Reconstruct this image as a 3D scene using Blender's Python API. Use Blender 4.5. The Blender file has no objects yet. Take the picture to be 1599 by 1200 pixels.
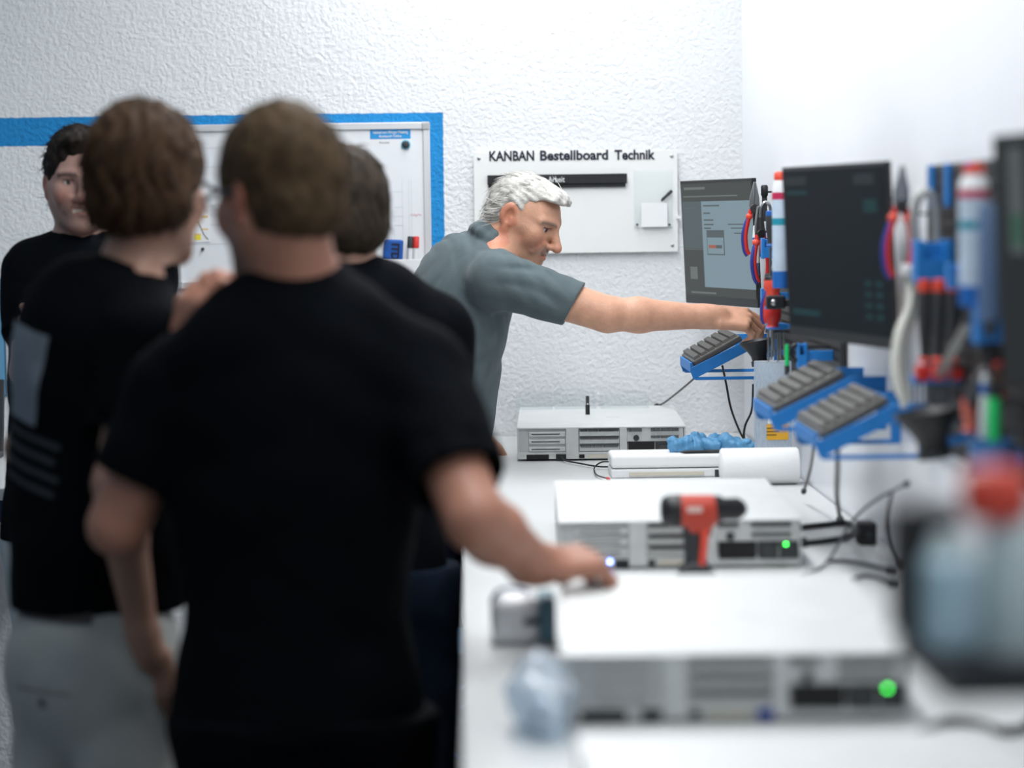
import bpy, bmesh, math, random
import numpy as np
from mathutils import Vector, Matrix
random.seed(7); RNG = np.random.default_rng(7)
SC = bpy.context.scene
COL = SC.collection

# ------------------------------------------------------------------ camera
F_PX, IMG_W, IMG_H = 3775.0, 1599.0, 1200.0
CAM = np.array([0.0, 0.0, 1.62])
VPX, VPY, ROLL = 725.0, 335.0, 0.0145          # where the bench direction (+Y) vanishes, and the slight camera roll
_cy = np.array([(VPX - IMG_W/2)/F_PX, -(VPY - IMG_H/2)/F_PX, 1.0]); _cy /= np.linalg.norm(_cy)   # right, up, forward
_cx = np.array([1.0, ROLL, 0.0]); _cx[2] = -(_cx @ _cy)/_cy[2]; _cx /= np.linalg.norm(_cx)
_cz = np.cross(_cx, _cy); _cz = -_cz if _cz[1] < 0 else _cz
AX = np.stack([_cx, _cy, _cz])                  # rows: world axes in camera (right, up, forward)
cam_d = bpy.data.cameras.new('camera'); cam = bpy.data.objects.new('camera', cam_d); COL.objects.link(cam)
right, up, fwd = AX[:, 0], AX[:, 1], AX[:, 2]
m = Matrix.Identity(4)
for i in range(3):
    m[i][0], m[i][1], m[i][2], m[i][3] = right[i], up[i], -fwd[i], CAM[i]
cam.matrix_world = m
cam_d.sensor_width = 36.0; cam_d.lens = F_PX/IMG_W*36.0
cam_d.clip_start = 0.05
cam_d.dof.use_dof = True; cam_d.dof.focus_distance = 6.15; cam_d.dof.aperture_fstop = 2.0
SC.camera = cam

# ------------------------------------------------------------------ light and exposure
w = bpy.data.worlds.new('world'); SC.world = w; w.use_nodes = True
w.node_tree.nodes['Background'].inputs[0].default_value = (0.56, 0.77, 1.0, 1)
w.node_tree.nodes['Background'].inputs[1].default_value = 0.24
def area(name, loc, rot, sx, sy, power, color):
    d = bpy.data.lights.new(name, 'AREA'); d.shape = 'RECTANGLE'; d.size = sx; d.size_y = sy
    d.energy = power; d.color = color
    o = bpy.data.objects.new(name, d); COL.objects.link(o); o.location = loc; o.rotation_euler = rot
    return o
area('bench_ceiling_lamp', (0.08, 4.9, 2.93), (0, 0, 0), 0.30, 4.4, 92, (0.975, 0.985, 1.0))
area('room_ceiling_lamp', (-1.9, 4.2, 2.93), (0, 0, 0), 0.35, 4.0, 12, (0.78, 0.90, 1.0))
area('front_ceiling_lamp', (0.30, 1.2, 2.93), (0, 0, 0), 0.35, 2.4, 18, (0.975, 0.985, 1.0))
vs = SC.view_settings
vs.view_transform = 'Standard'; vs.look = 'None'; vs.gamma = 1.0; vs.exposure = -0.28
try: vs.use_curve_mapping = False
except Exception: pass

# ------------------------------------------------------------------ where a ray of the photograph meets a plane
def ray(px, py):
    return AX @ np.array([(px - IMG_W/2)/F_PX, -(py - IMG_H/2)/F_PX, 1.0])
def W(px, py, Y):
    r = ray(px, py); return CAM + r*(Y - CAM[1])/r[1]
def WX(px, py, X):
    r = ray(px, py); return CAM + r*(X - CAM[0])/r[0]
def WZ(px, py, Z):
    r = ray(px, py); return CAM + r*(Z - CAM[2])/r[2]

# ------------------------------------------------------------------ materials
MATS = {}
def mat(name, col=(0.8, 0.8, 0.8), rough=0.5, metal=0.0, bump=0.0, bscale=200.0, var=0.0, vscale=6.0,
        trans=0.0, emit=None, estr=1.0, ior=1.45, sheen=0.0, spec=0.5, attr=None, sss=0.0, stretch=None):
    if name in MATS: return MATS[name]
    M = bpy.data.materials.new(name); M.use_nodes = True
    nt = M.node_tree; b = nt.nodes['Principled BSDF']; L = nt.links
    c4 = (*col, 1)
    b.inputs['Base Color'].default_value = c4
    b.inputs['Roughness'].default_value = rough; b.inputs['Metallic'].default_value = metal
    b.inputs['Transmission Weight'].default_value = trans; b.inputs['IOR'].default_value = ior
    b.inputs['Sheen Weight'].default_value = sheen; b.inputs['Specular IOR Level'].default_value = spec
    if sss:
        b.inputs['Subsurface Weight'].default_value = sss
        b.inputs['Subsurface Radius'].default_value = (0.012, 0.005, 0.003); b.inputs['Subsurface Scale'].default_value = 1.0
    if emit:
        b.inputs['Emission Color'].default_value = (*emit, 1); b.inputs['Emission Strength'].default_value = estr
    tc = nt.nodes.new('ShaderNodeTexCoord'); src = tc.outputs['Object']
    if stretch:
        mp = nt.nodes.new('ShaderNodeMapping'); mp.inputs['Scale'].default_value = stretch
        L.new(src, mp.inputs['Vector']); src = mp.outputs['Vector']
    colout = None
    if attr:
        a = nt.nodes.new('ShaderNodeAttribute'); a.attribute_name = attr; colout = a.outputs['Color']
    if var:
        n = nt.nodes.new('ShaderNodeTexNoise'); n.inputs['Scale'].default_value = vscale; n.inputs['Detail'].default_value = 5
        L.new(src, n.inputs['Vector'])
        r = nt.nodes.new('ShaderNodeMapRange'); r.inputs[1].default_value = 0.3; r.inputs[2].default_value = 0.7
        r.inputs[3].default_value = 1 - var; r.inputs[4].default_value = 1 + var
        L.new(n.outputs['Fac'], r.inputs[0])
        mx = nt.nodes.new('ShaderNodeMix'); mx.data_type = 'RGBA'; mx.blend_type = 'MULTIPLY'; mx.inputs[0].default_value = 1
        if colout: L.new(colout, mx.inputs[6])
        else: mx.inputs[6].default_value = c4
        L.new(r.outputs[0], mx.inputs[7]); colout = mx.outputs[2]
    if colout: L.new(colout, b.inputs['Base Color'])
    if bump:
        n = nt.nodes.new('ShaderNodeTexNoise'); n.inputs['Scale'].default_value = bscale; n.inputs['Detail'].default_value = 4
        L.new(src, n.inputs['Vector'])
        bp = nt.nodes.new('ShaderNodeBump'); bp.inputs['Strength'].default_value = bump; bp.inputs['Distance'].default_value = 0.004
        L.new(n.outputs['Fac'], bp.inputs['Height']); L.new(bp.outputs[0], b.inputs['Normal'])
    MATS[name] = M
    return M

# ------------------------------------------------------------------ mesh collector
def v3(p): return np.array(p, float)
def unit(a): a = v3(a); return a/np.linalg.norm(a)
def basis(d):
    d = unit(d); h = np.array([0, 0, 1.0]) if abs(d[2]) < 0.9 else np.array([1.0, 0, 0])
    x = unit(np.cross(h, d)); return x, np.cross(d, x), d
class MB:
    def __init__(s): s.v = []; s.f = []
    def add(s, vs_, fs):
        o = len(s.v); s.v += [tuple(float(c) for c in p) for p in vs_]; s.f += [tuple(i + o for i in f) for f in fs]; return s
    def box(s, c, size, R=None):
        h = v3(size)/2; P = []
        for x in (-1, 1):
            for y in (-1, 1):
                for z in (-1, 1):
                    q = h*(x, y, z)
                    if R is not None: q = R @ q
                    P.append(v3(c) + q)
        return s.add(P, [(0, 1, 3, 2), (4, 6, 7, 5), (0, 4, 5, 1), (2, 3, 7, 6), (0, 2, 6, 4), (1, 5, 7, 3)])
    def lohi(s, a, b): a = v3(a); b = v3(b); return s.box((a + b)/2, np.abs(b - a))
    def cyl(s, a, b, r1, r2=None, n=16):
        r2 = r1 if r2 is None else r2
        return s.lathe(a, v3(b) - v3(a), [(r1, 0), (r2, np.linalg.norm(v3(b) - v3(a)))], n)
    def lathe(s, o, axis, prof, n=20):
        x, y, d = basis(axis); P = []; Fc = []
        for (r, t) in prof:
            for k in range(n):
                a = 2*math.pi*k/n; P.append(v3(o) + d*t + (x*math.cos(a) + y*math.sin(a))*r)
        m_ = len(prof)
        for i in range(m_ - 1):
            for k in range(n):
                k2 = (k + 1) % n; Fc.append((i*n + k, i*n + k2, (i + 1)*n + k2, (i + 1)*n + k))
        Fc.append(tuple(range(n - 1, -1, -1))); Fc.append(tuple((m_ - 1)*n + k for k in range(n)))
        return s.add(P, Fc)
    def tube(s, pts, r, n=8, r2=None, smooth=0):
        pts = [v3(p) for p in pts]
        if smooth: pts = spline(pts, smooth)
        P = []; Fc = []; N = len(pts); x = None
        for i, p in enumerate(pts):
            d = unit(pts[min(i + 1, N - 1)] - pts[max(i - 1, 0)])
            if x is None: x, y, _ = basis(d)
            else:
                x = unit(x - d*(x @ d)); y = np.cross(d, x)
            rr = r if r2 is None else r + (r2 - r)*i/(N - 1)
            for k in range(n):
                a = 2*math.pi*k/n; P.append(p + (x*math.cos(a) + y*math.sin(a))*rr)
        for i in range(N - 1):
            for k in range(n):
                k2 = (k + 1) % n; Fc.append((i*n + k, i*n + k2, (i + 1)*n + k2, (i + 1)*n + k))
        Fc.append(tuple(range(n - 1, -1, -1))); Fc.append(tuple((N - 1)*n + k for k in range(n)))
        return s.add(P, Fc)
    def prism(s, poly, o, ux, uy, thick):
        """2D outline in the plane (ux, uy) at o, extruded symmetrically by thick"""
        ux = unit(ux); uy = unit(uy); nz = np.cross(ux, uy); n = len(poly); P = []
        for sg in (-0.5, 0.5):
            for (a, b) in poly: P.append(v3(o) + ux*a + uy*b + nz*thick*sg)
        Fc = [tuple(range(n - 1, -1, -1)), tuple(range(n, 2*n))] + [(i, (i + 1) % n, n + (i + 1) % n, n + i) for i in range(n)]
        return s.add(P, Fc)
    def build(s, name, material, parent=None, bevel=0.0, smooth=False, seg=2):
        me = bpy.data.meshes.new(name); me.from_pydata(s.v, [], s.f); me.update()
        o = bpy.data.objects.new(name, me); COL.objects.link(o); me.materials.append(material)
        if parent is not None: o.parent = parent
        if smooth:
            me.polygons.foreach_set('use_smooth', [True]*len(me.polygons))
        if bevel:
            md = o.modifiers.new('bevel', 'BEVEL'); md.width = bevel; md.segments = seg; md.limit_method = 'ANGLE'; md.angle_limit = 0.6
        if smooth:
            try:
                me.set_sharp_from_angle(angle=math.radians(50))
            except Exception: pass
        return o
def spline(pts, k=6):
    pts = [v3(p) for p in pts]; out = []; n = len(pts)
    for i in range(n - 1):
        p0, p1, p2, p3 = pts[max(i - 1, 0)], pts[i], pts[i + 1], pts[min(i + 2, n - 1)]
        for j in range(k):
            t = j/k
            out.append(0.5*((2*p1) + (-p0 + p2)*t + (2*p0 - 5*p1 + 4*p2 - p3)*t*t + (-p0 + 3*p1 - 3*p2 + p3)*t**3))
    out.append(pts[-1]); return out
def rotz(a): c, s_ = math.cos(a), math.sin(a); return np.array([[c, -s_, 0], [s_, c, 0], [0, 0, 1.0]])
def roty(a): c, s_ = math.cos(a), math.sin(a); return np.array([[c, 0, s_], [0, 1, 0], [-s_, 0, c]])
def rotx(a): c, s_ = math.cos(a), math.sin(a); return np.array([[1, 0, 0], [0, c, -s_], [0, s_, c]])

# ------------------------------------------------------------------ things
def tag(o, label, cat, group=None):
    o['label'] = label; o['category'] = cat
    if group: o['group'] = group
    return o
def thing(name, label, cat, loc=(0, 0, 0), R=None, group=None):
    o = bpy.data.objects.new(name, None); COL.objects.link(o); o.empty_display_size = 0.05
    M4 = Matrix.Identity(4) if R is None else Matrix([list(map(float, r)) for r in R]).to_4x4()
    M4.translation = Vector([float(c) for c in loc]); o.matrix_world = M4
    return tag(o, label, cat, group)
def struct(o): o['kind'] = 'structure'; return o
def dup(root, loc, R=None, label=None):
    r = root.copy(); COL.objects.link(r)
    M4 = Matrix.Identity(4) if R is None else Matrix([list(map(float, q)) for q in R]).to_4x4()
    M4.translation = Vector([float(c) for c in loc]); r.matrix_world = M4
    if label: r['label'] = label
    for ch in list(root.children):
        c = ch.copy(); COL.objects.link(c); c.parent = r
        for g in ch.children:
            d = g.copy(); COL.objects.link(d); d.parent = c
    return r
def text_mesh(name, body, size, material, parent, o, ux, uy, bold=0.0, align='LEFT', depth=0.0006, xscale=1.0, part_of=None):
    """flat lettering as a thin mesh lying in the plane (ux, uy) at o"""
    cu = bpy.data.curves.new('lettering_curve', 'FONT'); cu.body = body; cu.size = size; cu.align_x = align
    cu.offset = bold; cu.extrude = depth; cu.resolution_u = 3
    tmp = bpy.data.objects.new('lettering_tmp', cu); COL.objects.link(tmp)
    dg = bpy.context.evaluated_depsgraph_get()
    me = bpy.data.meshes.new_from_object(tmp.evaluated_get(dg)); bpy.data.objects.remove(tmp)
    ux = unit(ux); uy = unit(uy); nz = np.cross(ux, uy)
    for v in me.vertices:
        q = v3(o) + ux*v.co.x*xscale + uy*v.co.y + nz*v.co.z
        v.co = Vector(q)
    me.name = name; me.materials.clear(); me.materials.append(material)
    ob = bpy.data.objects.new(name, me); COL.objects.link(ob); ob.parent = parent
    return ob
# ------------------------------------------------------------------ the room
WALL_X, WALL_Y, BENCH = 0.80, 6.95, 0.98
LAMP_Z = 3.0
def plaster(name, band=None, bump=0.75, rough=0.85):
    M = bpy.data.materials.new(name); M.use_nodes = True; nt = M.node_tree; L = nt.links; b = nt.nodes['Principled BSDF']
    b.inputs['Roughness'].default_value = rough; b.inputs['Base Color'].default_value = (0.80, 0.82, 0.83, 1)
    tc = nt.nodes.new('ShaderNodeTexCoord')
    n1 = nt.nodes.new('ShaderNodeTexNoise'); n1.inputs['Scale'].default_value = 78; n1.inputs['Detail'].default_value = 6; n1.inputs['Roughness'].default_value = 0.55; n1.inputs['Distortion'].default_value = 0.25
    n2 = nt.nodes.new('ShaderNodeTexNoise'); n2.inputs['Scale'].default_value = 9; n2.inputs['Detail'].default_value = 4
    n3 = nt.nodes.new('ShaderNodeTexVoronoi'); n3.inputs['Scale'].default_value = 30
    for n in (n1, n2, n3): L.new(tc.outputs['Object'], n.inputs['Vector'])
    mr = nt.nodes.new('ShaderNodeMapRange'); mr.inputs[1].default_value = 0.25; mr.inputs[2].default_value = 0.75
    L.new(n1.outputs['Fac'], mr.inputs[0])
    ad = nt.nodes.new('ShaderNodeMath'); ad.operation = 'MULTIPLY_ADD'; ad.inputs[1].default_value = 1.2
    L.new(n2.outputs['Fac'], ad.inputs[0]); L.new(mr.outputs[0], ad.inputs[2])
    bp = nt.nodes.new('ShaderNodeBump'); bp.inputs['Strength'].default_value = bump; bp.inputs['Distance'].default_value = 0.0048
    L.new(ad.outputs[0], bp.inputs['Height']); L.new(bp.outputs[0], b.inputs['Normal'])
    if band:
        xo, zo, t = band
        sx = nt.nodes.new('ShaderNodeSeparateXYZ')
        # a wobbly hand-painted edge
        nz = nt.nodes.new('ShaderNodeTexNoise'); nz.inputs['Scale'].default_value = 60
        L.new(tc.outputs['Object'], nz.inputs['Vector'])
        wob = nt.nodes.new('ShaderNodeVectorMath'); wob.operation = 'SCALE'; wob.inputs['Scale'].default_value = 0.006
        L.new(nz.outputs['Color'], wob.inputs[0])
        av = nt.nodes.new('ShaderNodeVectorMath'); av.operation = 'ADD'; L.new(tc.outputs['Object'], av.inputs[0]); L.new(wob.outputs[0], av.inputs[1])
        L.new(av.outputs[0], sx.inputs[0])
        def cmp(sock, val):
            q = nt.nodes.new('ShaderNodeMath'); q.operation = 'LESS_THAN'; q.inputs[1].default_value = val; L.new(sock, q.inputs[0]); return q.outputs[0]
        def mul(a, c):
            q = nt.nodes.new('ShaderNodeMath'); q.operation = 'MULTIPLY'; L.new(a, q.inputs[0]); L.new(c, q.inputs[1]); return q.outputs[0]
        o_ = mul(cmp(sx.outputs[0], xo), cmp(sx.outputs[2], zo)); i_ = mul(cmp(sx.outputs[0], xo - t), cmp(sx.outputs[2], zo - t))
        sb = nt.nodes.new('ShaderNodeMath'); sb.operation = 'SUBTRACT'; L.new(o_, sb.inputs[0]); L.new(i_, sb.inputs[1])
        mx = nt.nodes.new('ShaderNodeMix'); mx.data_type = 'RGBA'; L.new(sb.outputs[0], mx.inputs[0])
        mx.inputs[6].default_value = (0.80, 0.82, 0.83, 1); mx.inputs[7].default_value = (0.010, 0.25, 0.60, 1)
        L.new(mx.outputs[2], b.inputs['Base Color'])
    return M
bo = W(693, 174, WALL_Y)
wall_mat = plaster('plaster_with_blue_band', band=(bo[0], bo[2], 0.081))
struct(MB().lohi((-4.0, WALL_Y, 0), (WALL_X + 0.12, WALL_Y + 0.12, LAMP_Z)).build('wall_back', wall_mat))
struct(MB().lohi((WALL_X, -1.0, 0), (WALL_X + 0.12, WALL_Y, LAMP_Z)).build('wall_right', mat('smooth_white_paint', (0.84, 0.86, 0.90), 0.32, var=0.02, vscale=3, bump=0.05, bscale=8)))
struct(MB().lohi((-4.0, -1.0, -0.1), (WALL_X + 0.12, WALL_Y + 0.12, 0)).build('floor', mat('grey_floor', (0.16, 0.17, 0.18), 0.5, var=0.15, vscale=3)))
struct(MB().lohi((-4.0, -1.0, LAMP_Z), (WALL_X + 0.12, WALL_Y + 0.12, LAMP_Z + 0.1)).build('ceiling', mat('ceiling_white', (0.75, 0.76, 0.77), 0.9, var=0.03)))

# ------------------------------------------------------------------ shared materials
white_lam = mat('white_laminate', (0.60, 0.615, 0.61), 0.38, var=0.02, vscale=4)
blue_pl = mat('blue_printed_plastic', (0.015, 0.20, 0.58), 0.5, bump=0.15, bscale=400, var=0.06, vscale=30)
black_pl = mat('black_plastic', (0.012, 0.013, 0.015), 0.45, var=0.1, vscale=20)
dark_pl = mat('dark_grey_plastic', (0.035, 0.038, 0.042), 0.5, var=0.1, vscale=20)
white_pl = mat('white_plastic', (0.80, 0.81, 0.82), 0.4, var=0.02)
red_pl = mat('red_plastic', (0.62, 0.035, 0.03), 0.4, var=0.06, vscale=20)
orange_red = mat('orange_red_plastic', (0.80, 0.085, 0.05), 0.4, var=0.06, vscale=20)
steel = mat('tool_steel', (0.42, 0.43, 0.43), 0.3, 1.0, var=0.1, vscale=40)
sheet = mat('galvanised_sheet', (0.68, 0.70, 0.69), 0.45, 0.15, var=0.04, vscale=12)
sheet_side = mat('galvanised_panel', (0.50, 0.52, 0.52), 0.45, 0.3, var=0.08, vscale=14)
slot_m = mat('slot_cover_metal', (0.60, 0.62, 0.61), 0.4, 0.3, var=0.06, vscale=40)
hole = mat('dark_opening', (0.006, 0.006, 0.007), 0.6, var=0.1)
vent_m = mat('vent_slit_dark', (0.05, 0.053, 0.055), 0.7, var=0.1)
def thin_clear(name, tint, gloss):
    M = bpy.data.materials.new(name); M.use_nodes = True; nt = M.node_tree; nt.nodes.clear(); L = nt.links
    o = nt.nodes.new('ShaderNodeOutputMaterial'); tr = nt.nodes.new('ShaderNodeBsdfTransparent'); tr.inputs[0].default_value = (*tint, 1)
    g = nt.nodes.new('ShaderNodeBsdfPrincipled'); g.inputs['Base Color'].default_value = (0.75, 0.8, 0.85, 1); g.inputs['Roughness'].default_value = 0.15
    n = nt.nodes.new('ShaderNodeTexNoise'); n.inputs['Scale'].default_value = 20
    r = nt.nodes.new('ShaderNodeMapRange'); r.inputs[3].default_value = gloss*0.7; r.inputs[4].default_value = gloss*1.3
    L.new(n.outputs['Fac'], r.inputs[0]); mx = nt.nodes.new('ShaderNodeMixShader')
    L.new(r.outputs[0], mx.inputs[0]); L.new(tr.outputs[0], mx.inputs[1]); L.new(g.outputs[0], mx.inputs[2]); L.new(mx.outputs[0], o.inputs[0])
    MATS[name] = M; return M
clear = thin_clear('clear_acrylic', (0.98, 0.99, 0.99), 0.05)
film = thin_clear('translucent_film', (0.80, 0.88, 0.95), 0.42)
paper = mat('white_paper', (0.82, 0.83, 0.83), 0.8, var=0.015)
cable_m = mat('black_cable_rubber', (0.012, 0.012, 0.014), 0.45, var=0.1)
grey_key = mat('grey_keycaps', (0.115, 0.112, 0.105), 0.55, var=0.12, vscale=40)
ink = mat('dark_ink', (0.012, 0.013, 0.03), 0.5, var=0.02)
whiteink = mat('white_ink', (0.8, 0.8, 0.8), 0.5, var=0.02)

# ------------------------------------------------------------------ benches
t = thing('workbench', 'long white workbench along the right wall carrying the servers', 'workbench', (0.39, 4.0, 0))
def Lc(root):
    b = np.array(root.location)
    return lambda p: v3(p) - b
l = Lc(t)
MB().lohi(l((-0.012, 1.15, BENCH - 0.032)), l((WALL_X - 0.004, WALL_Y - 0.006, BENCH))).build('worktop', white_lam, t, 0.003)
for y0, y1 in ((1.3, 4.0), (4.05, 6.85)):
    MB().lohi(l((0.03, y0, BENCH - 0.09)), l((0.06, y1, BENCH - 0.033))).build('rail', dark_pl, t, 0.002)
for y in (1.35, 3.98, 6.8):
    for x in (0.05, 0.74):
        MB().lohi(l((x - 0.025, y - 0.025, 0)), l((x + 0.025, y + 0.025, BENCH - 0.033))).build('leg', dark_pl, t, 0.003)
MB().lohi(l((0.04, 4.06, 0.36)), l((0.76, 6.75, 0.385))).build('lower_shelf', dark_pl, t, 0.002)
t = thing('side_bench', 'white bench with a navy front rail behind the dark-haired man', 'workbench', (-2.3, 6.3, 0)); l = Lc(t)
MB().lohi(l((-3.6, 5.78, BENCH - 0.03)), l((-1.05, WALL_Y - 0.006, BENCH))).build('worktop', white_lam, t, 0.003)
MB().lohi(l((-3.6, 5.80, BENCH - 0.085)), l((-1.07, 5.84, BENCH - 0.031))).build('rail', mat('navy_steel', (0.008, 0.03, 0.11), 0.45, var=0.05), t, 0.002)
for x in (-3.5, -1.6):
    for y in (5.86, 6.85):
        MB().lohi(l((x - 0.03, y - 0.03, 0)), l((x + 0.03, y + 0.03, BENCH - 0.031))).build('leg', mat('navy_steel'), t, 0.003)
# ------------------------------------------------------------------ smooth bodies: distance fields turned into one surface
def smin(a, b, k):
    h = np.clip(0.5 + 0.5*(b - a)/k, 0, 1); return b + (a - b)*h - k*h*(1 - h)
def smax(a, b, k): return -smin(-a, -b, k)
class Sdf:
    def __init__(s): s.P = []; s.c = np.zeros(3); s.R = np.eye(3); s.disp = None; s.s = 1.0
    def frame(s, c=(0, 0, 0), R=np.eye(3), sc=1.0): s.c = v3(c); s.R = np.array(R, float); s.s = sc; return s
    def _add(s, fn, lo, hi, k, op):
        lo = v3(lo); hi = v3(hi)
        cs = np.array([[(lo, hi)[i][0], (lo, hi)[j][1], (lo, hi)[l][2]] for i in (0, 1) for j in (0, 1) for l in (0, 1)])
        sc = s.s; wc = cs*sc @ s.R.T + s.c; f0 = fn
        if sc != 1.0: fn = lambda p: f0(p/sc)*sc
        s.P.append((fn, s.c.copy(), s.R.copy(), wc.min(0) - k - 0.03, wc.max(0) + k + 0.03, max(k, 1e-4), op)); return s
    def cone(s, a, b, ra, rb, k=0.02, op='u'):
        a = v3(a); b = v3(b); ba = b - a; L2 = max(ba @ ba, 1e-9); r = max(ra, rb)
        def fn(p):
            t = np.clip((p - a) @ ba/L2, 0, 1); return np.linalg.norm(p - a - t[..., None]*ba, axis=-1) - (ra + (rb - ra)*t)
        return s._add(fn, np.minimum(a, b) - r, np.maximum(a, b) + r, k, op)
    def ball(s, c, r, k=0.02, op='u'):
        c = v3(c); r = np.ones(3)*r if np.isscalar(r) else v3(r)
        def fn(p):
            q = p - c; k0 = np.linalg.norm(q/r, axis=-1); k1 = np.linalg.norm(q/(r*r), axis=-1) + 1e-9; return k0*(k0 - 1)/k1
        return s._add(fn, c - r, c + r, k, op)
    def box(s, c, h, rd=0.005, k=0.01, op='u', R=None):
        c = v3(c); h = v3(h); ext = h if R is None else np.ones(3)*np.linalg.norm(h)
        def fn(p):
            q = p - c
            if R is not None: q = q @ R
            q = np.abs(q) - h + rd
            return np.linalg.norm(np.maximum(q, 0), axis=-1) + np.minimum(q.max(-1), 0) - rd
        return s._add(fn, c - ext, c + ext, k, op)
    def cyl(s, a, b, r, k=0.004, op='s'):
        a = v3(a); b = v3(b); L = np.linalg.norm(b - a); d = (b - a)/L
        def fn(p):
            q = p - a; t = q @ d; rad = np.linalg.norm(q - t[..., None]*d, axis=-1)
            return np.maximum(rad - r, np.abs(t - L/2) - L/2)
        return s._add(fn, np.minimum(a, b) - r, np.maximum(a, b) + r, k, op)
    def chain(s, pts, rs, k=0.02):
        for i in range(len(pts) - 1): s.cone(pts[i], pts[i + 1], rs[i], rs[i + 1], k)
        return s
    def group(s, other, k):
        us = [q for q in other.P if q[6] == 'u']
        lo = np.min([q[3] for q in us], 0); hi = np.max([q[4] for q in us], 0)
        f = lambda p: other.at(p.reshape(-1, 3)).reshape(p.shape[:-1])
        s.P.append((f, np.zeros(3), np.eye(3), lo, hi, k, 'u')); return s
    def wrinkle(s, fn):
        f = lambda p: fn(p.reshape(-1, 3)).reshape(p.shape[:-1])
        s.P.append((f, np.zeros(3), np.eye(3), np.full(3, -50.0), np.full(3, 50.0), 1e-4, 'd')); return s
    def at(s, p):
        """p: (n,3)"""
        d = np.full(len(p), 1.0)
        lo = p.min(0); hi = p.max(0)
        for fn, c, R, l, h, k, op in s.P:
            if (l > hi).any() or (h < lo).any(): continue
            m_ = ((p >= l) & (p <= h)).all(1)
            if not m_.any(): continue
            e = fn((p[m_] - c) @ R)
            if op == 'u': d[m_] = smin(d[m_], e, k)
            elif op == 'd': d[m_] += e
            else: d[m_] = smax(d[m_], -e, k)
        if s.disp is not None: d = d + s.disp(p)
        return d
    def mesh(s, h):
        B = 8; bs = B*h
        us = [q for q in s.P if q[6] == 'u']
        lo = np.min([q[3] for q in us], 0); hi = np.max([q[4] for q in us], 0)
        nbk = np.ceil((hi - lo)/bs).astype(int) + 1
        g = np.stack(np.meshgrid(*[np.arange(n) for n in nbk], indexing='ij'), -1).reshape(-1, 3)
        ctr = lo + (g + 0.5)*bs
        # coarse pass
        keep = np.zeros(len(g), bool)
        for i in range(0, len(g), 200000):
            keep[i:i + 200000] = np.abs(s.at(ctr[i:i + 200000])) < bs*0.87*1.35 + 0.012
        g = g[keep]; nb = len(g)
        r9 = np.arange(B + 1); loc = np.stack(np.meshgrid(r9, r9, r9, indexing='ij'), -1).reshape(-1, 3)
        D = np.full((nb, len(loc)), 1.0)
        pts0 = lo + g*bs
        offs = loc*h
        bl = pts0; bh = pts0 + bs
        for fn, c, R, l, hh, k, op in s.P:
            m_ = np.where(((bh >= l) & (bl <= hh)).all(1))[0]
            for i in range(0, len(m_), 400):
                mm = m_[i:i + 400]
                p = pts0[mm][:, None, :] + offs[None]
                e = fn((p - c) @ R)
                D[mm] = smin(D[mm], e, k) if op == 'u' else (D[mm] + e if op == 'd' else smax(D[mm], -e, k))
        if s.disp is not None:
            for i in range(0, nb, 400):
                p = pts0[i:i + 400][:, None, :] + offs[None]
                D[i:i + 400] += s.disp(p.reshape(-1, 3)).reshape(p.shape[:2])
        D = D.reshape(nb, B + 1, B + 1, B + 1)
        S = D < 0
        # cells crossing the surface
        acc = np.zeros((nb, B, B, B, 3), np.float32); cnt = np.zeros((nb, B, B, B), np.float32)
        sl = [slice(0, B), slice(1, B + 1)]
        cidx = [(i, j, k) for i in (0, 1) for j in (0, 1) for k in (0, 1)]
        for a in cidx:
            for ax in range(3):
                if a[ax]: continue
                b_ = list(a); b_[ax] = 1
                da = D[:, sl[a[0]], sl[a[1]], sl[a[2]]]; db = D[:, sl[b_[0]], sl[b_[1]], sl[b_[2]]]
                cr = (da < 0) != (db < 0)
                t = np.where(cr, da/np.where(cr, da - db, 1), 0)
                for q in range(3):
                    acc[..., q] += cr*(a[q] + (t if q == ax else 0))
                cnt += cr
        act = cnt > 0
        ii = np.argwhere(act)
        cell = g[ii[:, 0]]*B + ii[:, 1:]
        V = lo + (cell + acc[act]/cnt[act][:, None])*h
        dim = nbk*B + 2
        key = (cell[:, 0].astype(np.int64)*dim[1] + cell[:, 1])*dim[2] + cell[:, 2]
        od = np.argsort(key); ks = key[od]
        def look(c):
            kk = (c[:, 0].astype(np.int64)*dim[1] + c[:, 1])*dim[2] + c[:, 2]
            p = np.clip(np.searchsorted(ks, kk), 0, len(ks) - 1)
            return np.where(ks[p] == kk, od[p], -1)
        FS = []
        for ax in range(3):
            s0 = [slice(0, B)]*3; s1 = list(s0); s1[ax] = slice(1, B + 1)
            a_ = S[(slice(None), *s0)]; b_ = S[(slice(None), *s1)]
            e = np.argwhere(a_ != b_)
            if not len(e): continue
            inside = a_[tuple(e.T)]
            c = g[e[:, 0]]*B + e[:, 1:]
            u, v_ = [(1, 2), (2, 0), (0, 1)][ax]
            du = np.zeros(3, int); du[u] = 1; dv = np.zeros(3, int); dv[v_] = 1
            q = np.stack([look(c), look(c - du), look(c - du - dv), look(c - dv)], 1)
            q[~inside] = q[~inside][:, ::-1]
            FS.append(q[(q >= 0).all(1)])
        return V, np.concatenate(FS)
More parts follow.
